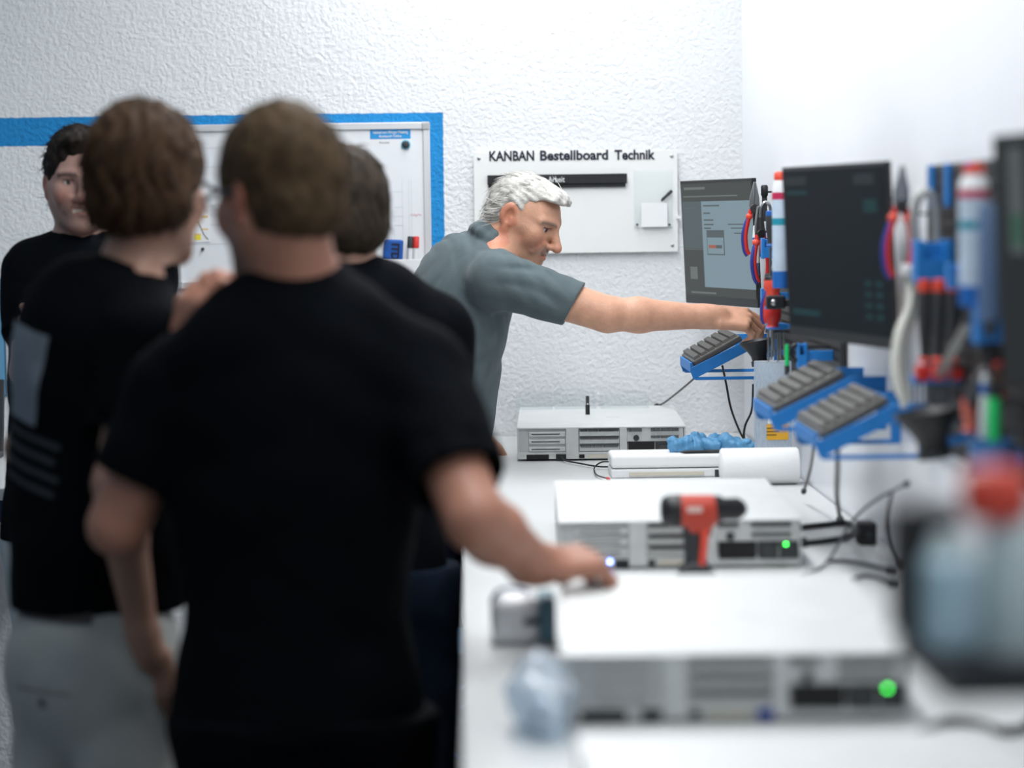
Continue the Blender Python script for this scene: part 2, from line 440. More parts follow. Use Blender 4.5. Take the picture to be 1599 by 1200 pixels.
def np_mesh(name, V, Fq, material, parent=None, base=(0, 0, 0), color=None):
    me = bpy.data.meshes.new(name)
    V = (V - v3(base)).astype(np.float32); n = Fq.shape[1]
    me.vertices.add(len(V)); me.vertices.foreach_set('co', V.ravel())
    me.loops.add(Fq.size); me.loops.foreach_set('vertex_index', Fq.ravel().astype(np.int32))
    me.polygons.add(len(Fq)); me.polygons.foreach_set('loop_start', np.arange(0, Fq.size, n, dtype=np.int32))
    me.polygons.foreach_set('use_smooth', np.ones(len(Fq), bool))
    me.update(calc_edges=True); me.validate()
    if color is not None:
        at = me.color_attributes.new('Col', 'FLOAT_COLOR', 'POINT')
        c4 = np.ones((len(V), 4), np.float32); c4[:, :3] = color; at.data.foreach_set('color', c4.ravel())
    me.materials.append(material)
    o = bpy.data.objects.new(name, me); COL.objects.link(o)
    if parent is not None: o.parent = parent
    return o
def sdf_obj(name, sdf, h, material, parent, base, color=None):
    V, Fq = sdf.mesh(h)
    return np_mesh(name, V, Fq, material, parent, base, color(V) if color else None), V, Fq
# ------------------------------------------------------------------ people
def fr(f, up=(0, 0, 1)):
    f = unit(f); r = unit(np.cross(f, v3(up))); u = np.cross(r, f); return np.stack([r, f, u], 1)     # columns: right, forward, up
def head_prims(S, c, R, nb, smile=0.0, neck_r=0.056, old=0.0, hs=1.0):
    S.frame(c, R, hs)
    S.ball((0, -0.012, 0.036 - 0.009*old), (0.075, 0.098, 0.092 - 0.011*old), 0.02)
    S.ball((0, 0.028, -0.02), (0.063, 0.062, 0.088), 0.03)
    for x in (-1, 1):
        S.cone((x*0.052, -0.002, -0.045), (x*0.020, 0.068, -0.092), 0.020, 0.017, 0.028)
        S.cone((x*0.047, 0.066, 0.030), (x*0.012, 0.083, 0.026), 0.009, 0.011, 0.014)
        S.ball((x*0.040, 0.062, -0.022), (0.024, 0.022, 0.022), 0.022)
        S.cone((x*0.066, 0.0, -0.005), (x*0.05, 0.06, -0.006), 0.012, 0.012, 0.02)
    S.ball((0, 0.078, -0.094), (0.021, 0.018, 0.017), 0.022)
    S.ball((0, 0.074, -0.055), (0.032, 0.024, 0.028), 0.02)
    for x in (-1, 1):
        S.ball((x*0.032, 0.094, 0.011), (0.017, 0.014, 0.0095), 0.012, 's')
        S.ball((x*0.031, 0.0715, 0.011), 0.0125, 0.002)
        S.cone((x*0.043, 0.076, 0.0185), (x*0.020, 0.083, 0.0175), 0.0035, 0.0035, 0.004)     # upper lid
        S.cone((x*0.042, 0.075, 0.003), (x*0.021, 0.081, 0.003), 0.0032, 0.0032, 0.004)       # lower lid
    S.cone((0, 0.086, 0.022), (0, 0.114 + 0.004*old, -0.022), 0.0085, 0.0125, 0.012)
    S.ball((0, 0.116 + 0.004*old, -0.027), (0.0135, 0.012, 0.0105), 0.008)
    for x in (-1, 1):
        S.ball((x*0.0125, 0.103, -0.030), (0.0085, 0.011, 0.0085), 0.006)
        S.ball((x*0.0065, 0.108, -0.0405), (0.003, 0.004, 0.003), 0.003, 's')
    mw = 0.022 + 0.006*smile; up_ = 0.007*smile
    for x in (-1, 1):
        S.cone((0, 0.0985, -0.0515), (x*mw, 0.082 - 0.004*smile, -0.0565 + up_), 0.0055, 0.0035, 0.006)
        S.cone((0, 0.0965, -0.0655), (x*mw, 0.082 - 0.004*smile, -0.0585 + up_), 0.006, 0.0035, 0.006)
        if smile:
            S.cone((x*0.040, 0.075, -0.055), (x*0.026, 0.09, -0.028), 0.004, 0.006, 0.012)
    gap = 0.0022 + 0.0035*smile
    S.ball((0, 0.100, -0.0585 + up_*0.3), (mw*0.92, 0.014, gap), 0.003, 's')
    # ears
    for x in (-1, 1):
        Re = np.array([[1, 0, 0], [0, 1, 0], [0, 0, 1.0]]) @ rotz(x*0.35)
        S.frame(v3(c) + R @ v3((x*0.079, -0.016, 0.0))*hs, R @ Re, hs*(1 + 0.22*old))
        S.ball((0, 0, 0.006), (0.008, 0.019, 0.027), 0.007)
        S.ball((0, 0.006, -0.022), (0.0075, 0.010, 0.014), 0.007)
        S.ball((x*0.009, 0.003, 0.005), (0.0085, 0.010, 0.018), 0.003, 's')
        S.cone((x*0.002, 0.010, 0.0), (x*0.004, 0.012, -0.012), 0.005, 0.005, 0.004)
    S.frame()
    a = v3(c) + R @ v3((0, -0.022, -0.045))*hs; S.cone(a, nb, neck_r - 0.002, neck_r + 0.006, 0.03)
def head_color(V, c, R, skin, brow=(0.05, 0.035, 0.025), stubble=0.0, smile=0.0, stub_col=(0.12, 0.10, 0.09), must=0.0, must_col=(0.4, 0.38, 0.36), hs=1.0):
    q = (V - v3(c)) @ R/hs
    col = np.tile(v3(skin), (len(V), 1))
    near = (np.linalg.norm(q, axis=1) < 0.2)
    x, y, z = q[:, 0], q[:, 1], q[:, 2]; ax = np.abs(x)
    def mixc(w_, cc):
        nonlocal col
        w_ = np.clip(w_, 0, 1)*near; col = col*(1 - w_[:, None]) + v3(cc)*w_[:, None]
    g = lambda a, s_: np.exp(-(a/s_)**2)
    red = v3(skin)*(1.0, 0.72, 0.68)
    mixc(0.7*g(ax - 0.045, 0.02)*g(z + 0.025, 0.022)*(y > 0.03), red)
    mixc(0.8*g(x, 0.014)*g(z + 0.027, 0.016)*(y > 0.10), red)
    mixc(0.7*(ax > 0.078)*(np.abs(y + 0.016) < 0.04)*(z < 0.05), v3(skin)*(1.0, 0.68, 0.62))
    if stubble:
        mixc(stubble*np.clip((-0.03 - z)/0.02, 0, 1)*np.clip((y - 0.0)/0.03, 0, 1)*(1 - g(ax - 0.03, 0.012)*g(z + 0.03, 0.01)), stub_col)
    up_ = 0.007*smile
    if must:
        mixc(must*g(z + 0.0440 - 0.25*0.0, 0.0065)*(ax < 0.032)*(y > 0.075), must_col)
    mixc(0.85*np.clip(1 - np.abs(z + 0.0585 - up_*(ax/0.024)**2)/0.012, 0, 1)**0.5*(ax < 0.026)*(y > 0.082), v3(skin)*(0.80, 0.50, 0.48))
    if smile:
        mixc(1.0*(np.abs(z + 0.0575 - up_*0.3) < 0.0045)*(ax < 0.022)*(y > 0.07)*(y < 0.0945), (0.62, 0.58, 0.50))
    mixc(0.85*g(z - 0.031 + 0.10*(ax - 0.03)**1*0 + 6*(ax - 0.032)**2, 0.0055)*(ax > 0.010)*(ax < 0.056)*(y > 0.045), brow)
    ed = np.linalg.norm(np.stack([ax - 0.031, y - 0.0715, z - 0.011], 1), axis=1)
    eye = (ed < 0.0136)*(y > 0.076)*(np.abs(z - 0.011) < 0.0062)
    mixc(1.0*eye, (0.55, 0.52, 0.50))
    mixc(1.0*eye*(np.hypot(ax - 0.031, z - 0.011) < 0.0065), (0.03, 0.02, 0.015))
    mixc(0.9*(np.abs(z - 0.0165) < 0.0018)*(ax > 0.018)*(ax < 0.045)*(y > 0.07), (0.06, 0.035, 0.03))
    return col
def hand_prims(S, wr, d, back, side, curl=(0.5, 0.7, 0.5), spread=0.06, thumb=(0.9, 0.35), scale=1.0, curls=None, pinch=False):
    """wr wrist, d towards the fingers, back = normal of the hand's back, side = +1 when the thumb lies on +x"""
    y = unit(d); z = unit(v3(back) - y*(v3(back) @ y)); x = np.cross(y, z); R = np.stack([x, y, z], 1)
    S.frame(wr, R); q = scale
    S.cone((0, -0.02*q, 0), (0, 0.02*q, 0), 0.026*q, 0.026*q, 0.02)
    S.box((0, 0.052*q, 0), (0.040*q, 0.044*q, 0.0135*q), 0.012*q, 0.012)
    S.ball((side*0.022*q, 0.035*q, -0.008*q), (0.020*q, 0.030*q, 0.015*q), 0.012)
    base = [(side*0.030, 0.090), (side*0.010, 0.096), (-side*0.011, 0.092), (-side*0.030, 0.083)]
    Ls = [(0.043, 0.025, 0.019), (0.048, 0.029, 0.021), (0.044, 0.027, 0.020), (0.034, 0.020, 0.017)]
    for i in range(4):
        cu = curls[i] if curls else curl
        p = v3((base[i][0]*q, base[i][1]*q, 0.001)); ang = 0.0; yaw = side*(1.5 - i)*spread
        S.ball(p, 0.0105*q, 0.006)
        rr = [0.0100, 0.0092, 0.0083, 0.0070]
        for j in range(3):
            ang += cu[j]
            dv = v3((math.sin(yaw)*math.cos(ang), math.cos(yaw)*math.cos(ang), -math.sin(ang)))
            e = p + dv*Ls[i][j]*q*(0.93 if i == 3 else 1)
            S.cone(p, e, rr[j]*q, rr[j + 1]*q, 0.0035); p = e
    t0 = v3((side*0.026*q, 0.022*q, -0.006*q)); a, b_ = thumb
    d1 = unit((side*math.sin(a), math.cos(a), -b_)); t1 = t0 + d1*0.042*q
    d2 = unit((side*math.sin(a*0.45), math.cos(a*0.45), -b_*1.5)); t2 = t1 + d2*0.032*q
    d3 = unit((side*math.sin(a*0.1), math.cos(a*0.1), -b_*1.8)); t3 = t2 + d3*0.024*q
    S.chain([t0, t1, t2, t3], [0.015*q, 0.0115*q, 0.0108*q, 0.0085*q], 0.006)
    S.frame(); return R
def fold_fn(amp, seeds, scale=1.0):
    rg = np.random.default_rng(seeds); ws = []
    for i in range(7):
        d = rg.normal(size=3); d[2] *= 1.4; d /= np.linalg.norm(d); ws.append((d*rg.uniform(22, 60)*scale, rg.uniform(0, 6.28), rg.normal(size=3)*14*scale, rg.uniform(0.5, 1)))
    def f(p):
        o = np.zeros(len(p))
        for k, ph, w2, a in ws:
            o += a*(1 - 2*np.abs(np.sin(0.5*(p @ k + ph + 1.6*np.sin(p @ w2)))))
        return amp*o/3.0
    return f
def strands(V, Fq, n, comb, c, R, L, rad, lift, seed, zone=None, curl=0.25):
    """short tapered locks lying along the hair surface; comb(q) gives the direction in head space"""
    rg = np.random.default_rng(seed)
    P = V[Fq[:, 0]]; nr = np.cross(V[Fq[:, 1]] - V[Fq[:, 0]], V[Fq[:, 2]] - V[Fq[:, 0]]); nr /= np.linalg.norm(nr, axis=1)[:, None] + 1e-12
    q = (P - v3(c)) @ R
    ok = np.where(np.ones(len(P), bool) if zone is None else zone(q))[0]
    idx = rg.choice(ok, n)
    m_ = MB()
    for i in idx:
        p = P[i].copy(); nn = nr[i]; t = R @ comb(q[i]); t = t + rg.normal(size=3)*curl; t = t - nn*(t @ nn); t /= np.linalg.norm(t) + 1e-9
        l = L*rg.uniform(0.6, 1.3); pts = []; lf = lift*rg.uniform(0.2, 1.4)
        for k in range(5):
            u_ = k/4; pts.append(p - nn*0.004 + t*l*u_ + nn*(lf*math.sin(u_*2.4) - l*l*u_*u_*2.2))
        m_.tube(pts, rad, 3, rad*0.25)
    return m_
def shoe(name, ankle, f, material, parent, base):
    S = Sdf(); R = fr((f[0], f[1], 0)); S.frame((ankle[0], ankle[1], 0), R)
    S.ball((0, 0.13, 0.045), (0.046, 0.085, 0.042), 0.03); S.ball((0, 0.0, 0.055), (0.040, 0.065, 0.052), 0.03)
    S.box((0, 0.075, 0.016), (0.046, 0.14, 0.0155), 0.012, 0.01)
    S.box((0, 0, -0.1), (1, 1, 0.1), 0.0, 0.001, 's')
    sdf_obj(name, S, 0.007, material, parent, base)
def person(label, base, J, skin, hair_col, shirt_mat, trouser_mat, shoe_mat, h=0.0055, smile=0.0, stubble=0.0, hair=None, belt=None,
           folds=0.004, collar=True, sleeve=0.62, build=1.0, old=0.0, name='person', shirt_h=None, strands_n=500, curl=0.25, must=0.0, hem=0.93, fold_scale=1.0,
           hair_mat=None, hs=1.0):
    root = thing(name, label, 'person', base)
    hc, HR = J['head']; nb = v3(J['neck']); CF = J['chest_R']; ch = v3(J['chest']); pv = v3(J['pelvis']); PF = J['pelvis_R']
    S = Sdf(); head_prims(S, hc, HR, nb, smile, 0.056*build, old, hs)
    mid = (ch + pv)/2
    S.frame(ch, CF); S.ball((0, 0, 0), (0.145*build, 0.09*build, 0.18), 0.05); S.frame(mid, PF); S.ball((0, 0, 0), (0.125*build, 0.085*build, 0.16), 0.06)
    S.frame(pv, PF); S.ball((0, 0, 0), (0.14*build, 0.095*build, 0.12), 0.06); S.frame()
    for k in ('R', 'L'):
        sh, el, wr = v3(J['sh' + k]), v3(J['el' + k]), v3(J['wr' + k])
        S.cone(nb, sh, 0.05, 0.05, 0.03)
        S.cone(sh, el, 0.052*build, (0.041 + 0.005*old)*build, 0.02)
        m1 = el + (wr - el)*0.3; S.cone(el, m1, 0.040*build, 0.0435*build, 0.015); S.cone(m1, wr, 0.0425*build, 0.0275*build, 0.015)
        hd = J.get('hand' + k)
        if hd: hand_prims(S, wr, **hd)
    skm = MATS['skin_old'] if old else MATS['skin']
    bc = tuple(0.6*v3(hair_col)) if not old else (0.16, 0.13, 0.11)
    body, BV, BF = sdf_obj('body', S, h, skm, root, base,
        lambda V: head_color(V, hc, HR, skin, bc, stubble, smile, must=must, hs=hs))
    # shirt: the trunk and two open sleeves
    fld = folds if callable(folds) else fold_fn(folds, len(label)*7, fold_scale)
    T = Sdf(); T.frame(ch, CF); T.ball((0, 0.0, -0.01), (0.172*build, 0.122*build, 0.215), 0.05)
    T.ball((0, -0.05, 0.07), (0.15*build, 0.075, 0.13), 0.05)
    T.frame(mid, PF); T.ball((0, 0.008, 0), (0.165*build, 0.125*build, 0.21), 0.08)
    T.frame((pv[0], pv[1], hem - 0.02), PF); T.ball((0, 0, 0.0), (0.178*build, 0.137*build, 0.34), 0.07); T.frame()
    for k in ('R', 'L'):
        sh = v3(J['sh' + k]); T.cone(nb + (sh - nb)*0.15 - v3((0, 0, 0.03)), sh, 0.058, 0.064*build, 0.05)
    T.wrinkle(fld)
    if collar:
        nd = unit(v3(hc) + HR @ v3((0, -0.022, -0.045)) - nb); x_, y_, _ = basis(nd); ring = []
        for i in range(15):
            a = 2*math.pi*i/14; ring.append(nb + nd*0.018 + (x_*math.cos(a) + y_*math.sin(a))*0.066*build)
        for i in range(14): T.cone(ring[i], ring[i + 1], 0.0085, 0.0085, 0.01)
        for i in range(14): T.cone(ring[i] - nd*0.02, ring[i + 1] - nd*0.02, 0.012, 0.012, 0.012)
    for k in ('R', 'L'):
        sh, el = v3(J['sh' + k]), v3(J['el' + k]); sl = J.get('sleeve' + k, sleeve); Q = Sdf()
        e = sh + (el - sh)*sl; d = unit(el - sh); fl = J.get('flare' + k, 0.064)*build
        Q.cone(sh, e + d*0.05, 0.070*build, fl, 0.035); Q.wrinkle(fld)
        Q.cyl(e, e + unit(d + v3(J.get('cut' + k, (0, 0, 0))))*0.24, 0.14, 0.003, 's')
        Q.cyl(e - d*0.05, e + d*0.03, fl - 0.006, 0.003, 's')
        T.group(Q, 0.032)
    T.box((pv[0], pv[1], hem - 0.3), (0.6, 0.6, 0.3), 0, 0.004, 's')
    shirt, SV, SF = sdf_obj('shirt', T, shirt_h or h, shirt_mat, root, base)
    # trousers and shoes
    U = Sdf(); U.frame((pv[0], pv[1], 0.93), PF); U.ball((0, -0.012, -0.03), (0.168*build, 0.126*build, 0.17), 0.05); U.frame()
    for k in ('R', 'L'):
        hp, kn, an = v3(J['hip' + k]), v3(J['kn' + k]), v3(J['an' + k])
        U.cone(hp, kn, 0.098*build, 0.074, 0.05); U.cone(kn, an, 0.074, 0.060, 0.03)
    U.disp = fold_fn(0.0045, 31)
    U.box((pv[0], pv[1], hem + 0.03 + 0.3), (0.6, 0.6, 0.3), 0, 0.004, 's'); U.box((pv[0], pv[1], 0.04 - 0.3), (0.9, 0.9, 0.3), 0, 0.004, 's')
    sdf_obj('trousers', U, 0.008, trouser_mat, root, base)
    for k in ('R', 'L'): shoe('shoe', J['an' + k], J.get('foot' + k, PF[:, 1]), shoe_mat, root, base)
    # hair
    if hair:
        H, hz, comb, hl = hair(hc, HR, hs)
        ho, HV, HF = sdf_obj('hair', H, min(h, 0.0045), hair_mat, root, base)
        st = strands(HV, HF, strands_n, comb, hc, HR, hl, 0.0013 if not old else 0.0010, 0.006 if not old else 0.0018, 5, hz, curl)
        st.v = [tuple(np.array(p) - v3(base)) for p in st.v]
        st.build('hair_locks', hair_mat, ho, smooth=True)
        ho_locks = None
    return root, S, T, U
def hair_short(thick=0.014, top=0.016, nape=-0.075, sideburn=-0.03, back=0.0, fringe=0.07, wild=0.003, front_lift=0.0, width=0.0, ears=True):
    def make(c, R, hs=1.0):
        H = Sdf(); H.frame(c, R, hs)
        H.ball((0, -0.014 - back/2, 0.036 + top/2), (0.075 + thick + width, 0.098 + thick + back/2, 0.092 + thick*0.4 + top/2), 0.02)
        H.ball((0, -0.05, -0.02), (0.062 + thick*0.6, 0.055 + thick*0.5, 0.055), 0.03)
        if front_lift: H.ball((0, 0.060, 0.100 + front_lift), (0.055, 0.040, 0.026), 0.02)
        # clear the face, round the ears and cut the nape
        H.box((0, 0.135, -0.06 + fringe - 0.04), (0.2, 0.09, 0.10), 0.02, 0.015, 's', R=rotx(-0.35))
        H.box((0, 0.065, -0.10 + sideburn + 0.03), (0.2, 0.085, 0.085), 0.015, 0.012, 's')
        if ears:
            for x in (-1, 1): H.ball((x*0.092, -0.010, -0.012), (0.032, 0.026, 0.038), 0.006, 's')
        else:
            for x in (-1, 1): H.ball((x*0.066, -0.025, -0.01), (0.028, 0.040, 0.050), 0.02)
        H.box((0, -0.05, nape - 0.1), (0.3, 0.3, 0.1), 0.01, 0.012, 's', R=rotx(0.25))
        def dsp(p):
            q = (p - v3(c)) @ R
            return wild*(np.sin(q[:, 0]*160 + 3*np.sin(q[:, 1]*60) + 2*np.sin(q[:, 2]*50)) + 0.6*np.sin(q[:, 0]*310 + q[:, 1]*90 + 4*np.sin(q[:, 2]*45)))*0.6
        H.disp = dsp; H.frame()
        def comb(q): return v3((q[0]*2.0, -0.75, -0.25 - (0.9 if q[1] < -0.04 else 0.1)))
        zone = lambda q: (q[:, 2] > nape + 0.02) & ((q[:, 1] < 0.03) | (q[:, 2] > 0.06))
        return H, zone, comb, 0.035
    return make

def glasses(root, hc, HR, material, lens):
    b = np.array(root.location); P = lambda q: v3(hc) + HR @ v3(q) - b
    g = thing_part = None
    fm_ = MB()
    for x in (-1, 1):
        ring = [P((x*(0.033 + 0.024*math.cos(a)), 0.100, 0.010 + 0.017*math.sin(a))) for a in np.linspace(0, 2*math.pi, 17)]
        fm_.tube(ring, 0.0018, 6)
        fm_.tube([P((x*0.057, 0.099, 0.014)), P((x*0.074, 0.085, 0.014)), P((x*0.082, 0.0, 0.016)), P((x*0.079, -0.02, 0.004))], 0.0022, 6, smooth=4)
    fm_.tube([P((-0.010, 0.100, 0.014)), P((0, 0.104, 0.016)), P((0.010, 0.100, 0.014))], 0.0016, 6)
    g = fm_.build('glasses', material, root, smooth=True)
    for x in (-1, 1):
        MB().add([P((x*(0.033 + 0.023*math.cos(a)), 0.100, 0.010 + 0.016*math.sin(a))) for a in np.linspace(0, 2*math.pi, 16, endpoint=False)], [tuple(range(16))]).build('lens', lens, g)
# ------------------------------------------------------------------ the five people
mat('skin', attr='Col', rough=0.5, bump=0.12, bscale=260, var=0.06, vscale=30)
mat('skin_old', attr='Col', rough=0.46, bump=0.22, bscale=220, var=0.10, vscale=38, sss=0.10)
polo = mat('black_pique_cotton', (0.0026, 0.0034, 0.0050), 0.9, bump=0.2, bscale=500, var=0.12, vscale=8, spec=0.06)
polo2 = mat('black_jersey_cotton', (0.0022, 0.0028, 0.0042), 0.9, bump=0.2, bscale=500, var=0.12, vscale=8, spec=0.06)
grey_shirt = mat('grey_chambray_cotton', (0.092, 0.122, 0.132), 0.85, bump=0.25, bscale=420, var=0.10, vscale=26, sheen=0.1, spec=0.25)
jeans = mat('dark_denim', (0.006, 0.011, 0.022), 0.9, spec=0.1, bump=0.3, bscale=300, var=0.2, vscale=15)
black_tr = mat('black_trouser_cloth', (0.0025, 0.003, 0.0045), 0.9, spec=0.08, bump=0.2, bscale=300, var=0.1)
cream = mat('cream_chino_cloth', (0.40, 0.41, 0.39), 0.85, bump=0.2, bscale=260, var=0.05, vscale=10)
pale_tr = mat('pale_chino_cloth', (0.50, 0.54, 0.56), 0.85, bump=0.2, bscale=260, var=0.05, vscale=10)
shoe_b = mat('black_shoe_leather', (0.01, 0.01, 0.011), 0.4, var=0.1)
hair_brown = mat('brown_hair', (0.040, 0.021, 0.010), 0.7, spec=0.15, var=0.5, vscale=40, bump=0.3, bscale=150)
hair_light = mat('light_brown_hair', (0.066, 0.042, 0.022), 0.7, spec=0.15, var=0.4, vscale=40, bump=0.3, bscale=150)
hair_dark = mat('dark_brown_hair', (0.016, 0.012, 0.010), 0.7, spec=0.15, var=0.4, vscale=40, bump=0.3, bscale=150)
hair_ash = mat('ash_brown_hair', (0.036, 0.027, 0.019), 0.7, spec=0.15, var=0.4, vscale=40, bump=0.3, bscale=150)
hair_white = mat('silver_hair', (0.52, 0.505, 0.47), 0.5, var=0.32, vscale=60, bump=0.4, bscale=190)

def yawf(deg, pitch=0.0):     # deg measured from +Y towards +X
    a = math.radians(deg); p = math.radians(pitch); return (math.sin(a)*math.cos(p), math.cos(a)*math.cos(p), -math.sin(p))

# --- the older man in the grey shirt, reaching over the bench to the tools
YO = 6.12
hd = W(820, 342, YO)
J = dict(head=(hd, fr(yawf(117, 29))), neck=W(770, 386, YO + 0.01), chest=W(716, 492, YO + 0.04), pelvis=(-0.10, YO + 0.08, 0.98),
         chest_R=fr(yawf(66, 24)), pelvis_R=fr(yawf(70, 4)),
         shR=W(778, 438, YO - 0.14), elR=W(948, 491, YO - 0.17), wrR=W(1112, 495, YO - 0.15),
         shL=W(742, 444, YO + 0.19), elL=W(700, 580, YO + 0.36), wrL=W(742, 668, YO + 0.30),
         hipR=(-0.12, YO - 0.03, 0.92), knR=(-0.12, YO - 0.04, 0.50), anR=(-0.16, YO - 0.04, 0.09),
         hipL=(-0.12, YO + 0.17, 0.92), knL=(-0.10, YO + 0.20, 0.50), anL=(-0.13, YO + 0.22, 0.09),
         sleeveR=0.70, flareR=0.056, cutR=(0.0, 0.0, -0.22),
         handR=dict(d=(1, 0.05, -0.10), back=(0.1, -0.62, 0.80), side=-1, thumb=(0.35, 0.45), scale=0.97,
                    curls=[(0.55, 0.75, 0.35), (0.65, 0.85, 0.5), (0.75, 0.95, 0.6), (0.8, 1.0, 0.6)]),
         handL=dict(d=(0.7, 0, -0.7), back=(0.5, 0, 0.8), side=1, curl=(0.2, 0.3, 0.2)))
def old_folds(p):
    z = p[:, 2]; x = p[:, 0]; y = p[:, 1]
    a = z*70 + x*38 + 2.2*np.sin(x*11 + 1.0) + 1.3*np.sin(y*19 + z*9)
    b = z*46 - x*64 + 1.8*np.sin(z*15 + y*12)
    c = x*95 + z*30 + y*60 + 2.0*np.sin(z*21 + 2)
    g = np.clip(np.sin(x*9 + z*13 + 0.6)*0.5 + 0.6, 0, 1)
    r_ = lambda t: (0.5 + 0.5*np.sin(t))**1.7
    h_ = np.clip(np.sin(x*17 - z*7 + y*13 + 1.1)*0.7 + 0.4, 0, 1)
    return 0.0052*g*h_*(r_(a*1.5 + 2*np.sin(b*0.31)) - 0.5) + 0.0048*(1 - g)*(r_(b*1.4 + 2*np.sin(a*0.27)) - 0.5) + 0.0024*h_*(r_(c*1.3) - 0.5)
def hair_old(c, R, hs=1.0):
    H = Sdf(); H.frame(c, R, hs)
    H.ball((0, -0.014, 0.029), (0.080, 0.101, 0.087), 0.02)
    H.ball((0, -0.056, -0.016), (0.064, 0.050, 0.056), 0.03)
    H.ball((0, 0.062, 0.089), (0.050, 0.034, 0.021), 0.02)
    H.ball((0, 0.02, 0.092), (0.054, 0.056, 0.022), 0.02)
    H.box((0, 0.122, -0.002), (0.2, 0.082, 0.088), 0.02, 0.010, 's', R=rotx(0.05))
    H.box((0, 0.092, -0.020), (0.2, 0.078, 0.084), 0.02, 0.012, 's')
    H.box((0, 0.058, -0.085), (0.2, 0.085, 0.080), 0.02, 0.012, 's')
    for x in (-1, 1): H.ball((x*0.094, -0.008, -0.008), (0.036, 0.034, 0.050), 0.006, 's')
    H.box((0, -0.05, -0.155), (0.3, 0.3, 0.1), 0.01, 0.012, 's', R=rotx(0.30))
    def dsp(p):
        q = (p - v3(c)) @ R
        return 0.0013*(np.sin(q[:, 0]*150 + q[:, 2]*170 + 3*np.sin(q[:, 1]*38)) + 0.7*np.sin(q[:, 2]*330 - q[:, 0]*240 + 3*np.sin(q[:, 1]*30 + 1)))
    H.disp = dsp; H.frame()
    def comb(q):
        return v3((0.1*np.sign(q[0]), -1.0, 0.15 if q[1] > 0.03 else (-0.35 if q[1] > -0.05 else -1.1)))
    zone = lambda q: (q[:, 2] > -0.05) & ((q[:, 1] < 0.01) | ((q[:, 2] > 0.078) & (q[:, 1] < 0.055)))
    return H, zone, comb, 0.05
old, oS, oT, _ = person('silver-haired man in a grey short-sleeved shirt reaching across the bench', (-0.11, YO + 0.08, 0), J, (0.60, 0.325, 0.215), (0.5, 0.5, 0.5),
       grey_shirt, jeans, shoe_b, h=0.0032, smile=1.2, stubble=0.12, hair=hair_old, hair_mat=hair_white, folds=old_folds, curl=0.12, old=1.0, build=1.0, shirt_h=0.0042,
       strands_n=1300, must=0.55, hs=0.945, hem=0.93, fold_scale=1.0)

# --- the man in front with his back to the camera, one hand on the server
YN = 3.55
J = dict(head=(W(434, 315, YN - 0.02), fr(yawf(-40, 6))), neck=W(462, 445, YN - 0.01), chest=W(463, 640, YN), pelvis=W(462, 985, YN),
         chest_R=fr(yawf(-4, 4)), pelvis_R=fr(yawf(-2, 0)),
         shR=W(652, 592, YN - 0.01), elR=W(742, 812, YN - 0.19), wrR=W(838, 882, YN - 0.05),
         shL=W(280, 610, YN + 0.02), elL=W(184, 822, YN + 0.02), wrL=W(285, 560, YN + 0.19),
         hipR=(-0.155, YN, 0.90), knR=(-0.15, YN + 0.01, 0.48), anR=(-0.14, YN - 0.02, 0.09),
         hipL=(-0.335, YN, 0.90), knL=(-0.35, YN + 0.01, 0.48), anL=(-0.36, YN - 0.02, 0.09),
         sleeveR=0.74, sleeveL=0.66, flareR=0.062, flareL=0.064,
         handR=dict(d=(0.75, 0.45, -0.02), back=(-0.1, -0.35, 0.95), side=-1, curl=(0.8, 1.1, 0.8), thumb=(0.5, 0.5), scale=1.08),
         handL=dict(d=(0.22, -0.02, 1.0), back=(-0.75, -0.6, 0.1), side=1, curl=(0.5, 1.1, 0.8), thumb=(0.6, 0.4)))
JN = J
near_man, _, _, _ = person('man in a black polo shirt seen from behind, hand on the server', (-0.245, YN, 0), J, (0.42, 0.195, 0.130), (0.085, 0.06, 0.036), polo, black_tr, shoe_b,
       h=0.0070, stubble=0.55, hair=hair_short(0.010, 0.014, -0.058, -0.02, 0.0, 0.07, 0.002), hair_mat=hair_light, build=1.06, folds=0.004, hem=0.86)

# --- his neighbour with the print on the back
YS = 3.95
J = dict(head=(W(232, 303, YS), fr(yawf(28, 4))), neck=W(212, 428, YS - 0.01), chest=W(156, 600, YS), pelvis=W(150, 960, YS),
         chest_R=fr(yawf(36, 6)), pelvis_R=fr(yawf(34, 0)),
         shR=W(228, 520, YS - 0.13), elR=W(180, 756, YS - 0.16), wrR=W(226, 1010, YS - 0.12),
         shL=W(98, 578, YS + 0.13), elL=W(40, 700, YS + 0.2), wrL=W(130, 720, YS + 0.30),
         hipR=W(185, 1010, YS - 0.06), knR=(-0.55, YS - 0.05, 0.50), anR=(-0.57, YS - 0.09, 0.09),
         hipL=W(95, 1010, YS + 0.06), knL=(-0.69, YS + 0.06, 0.50), anL=(-0.70, YS + 0.02, 0.09),
         sleeveR=0.66, flareR=0.066,
         handR=dict(d=(0.15, 0.1, -1), back=(0.2, -0.9, 0.0), side=1, curl=(0.4, 0.5, 0.3)),
         handL=dict(d=(1, 0.3, 0), back=(0, 0.2, 1), side=1, curl=(0.4, 0.5, 0.3)))
JS = J
second, sS, sT, sU = person('man in cream trousers and a black polo with a grey print on its back', (-0.60, YS, 0), J, (0.36, 0.20, 0.14), (0.05, 0.031, 0.018), polo2, cream, shoe_b,
       h=0.0068, hair=hair_short(0.015, 0.020, -0.088, -0.05, 0.004, 0.06, 0.004, ears=False), hair_mat=hair_brown, build=0.86, folds=0.0035, hem=0.985, strands_n=900)

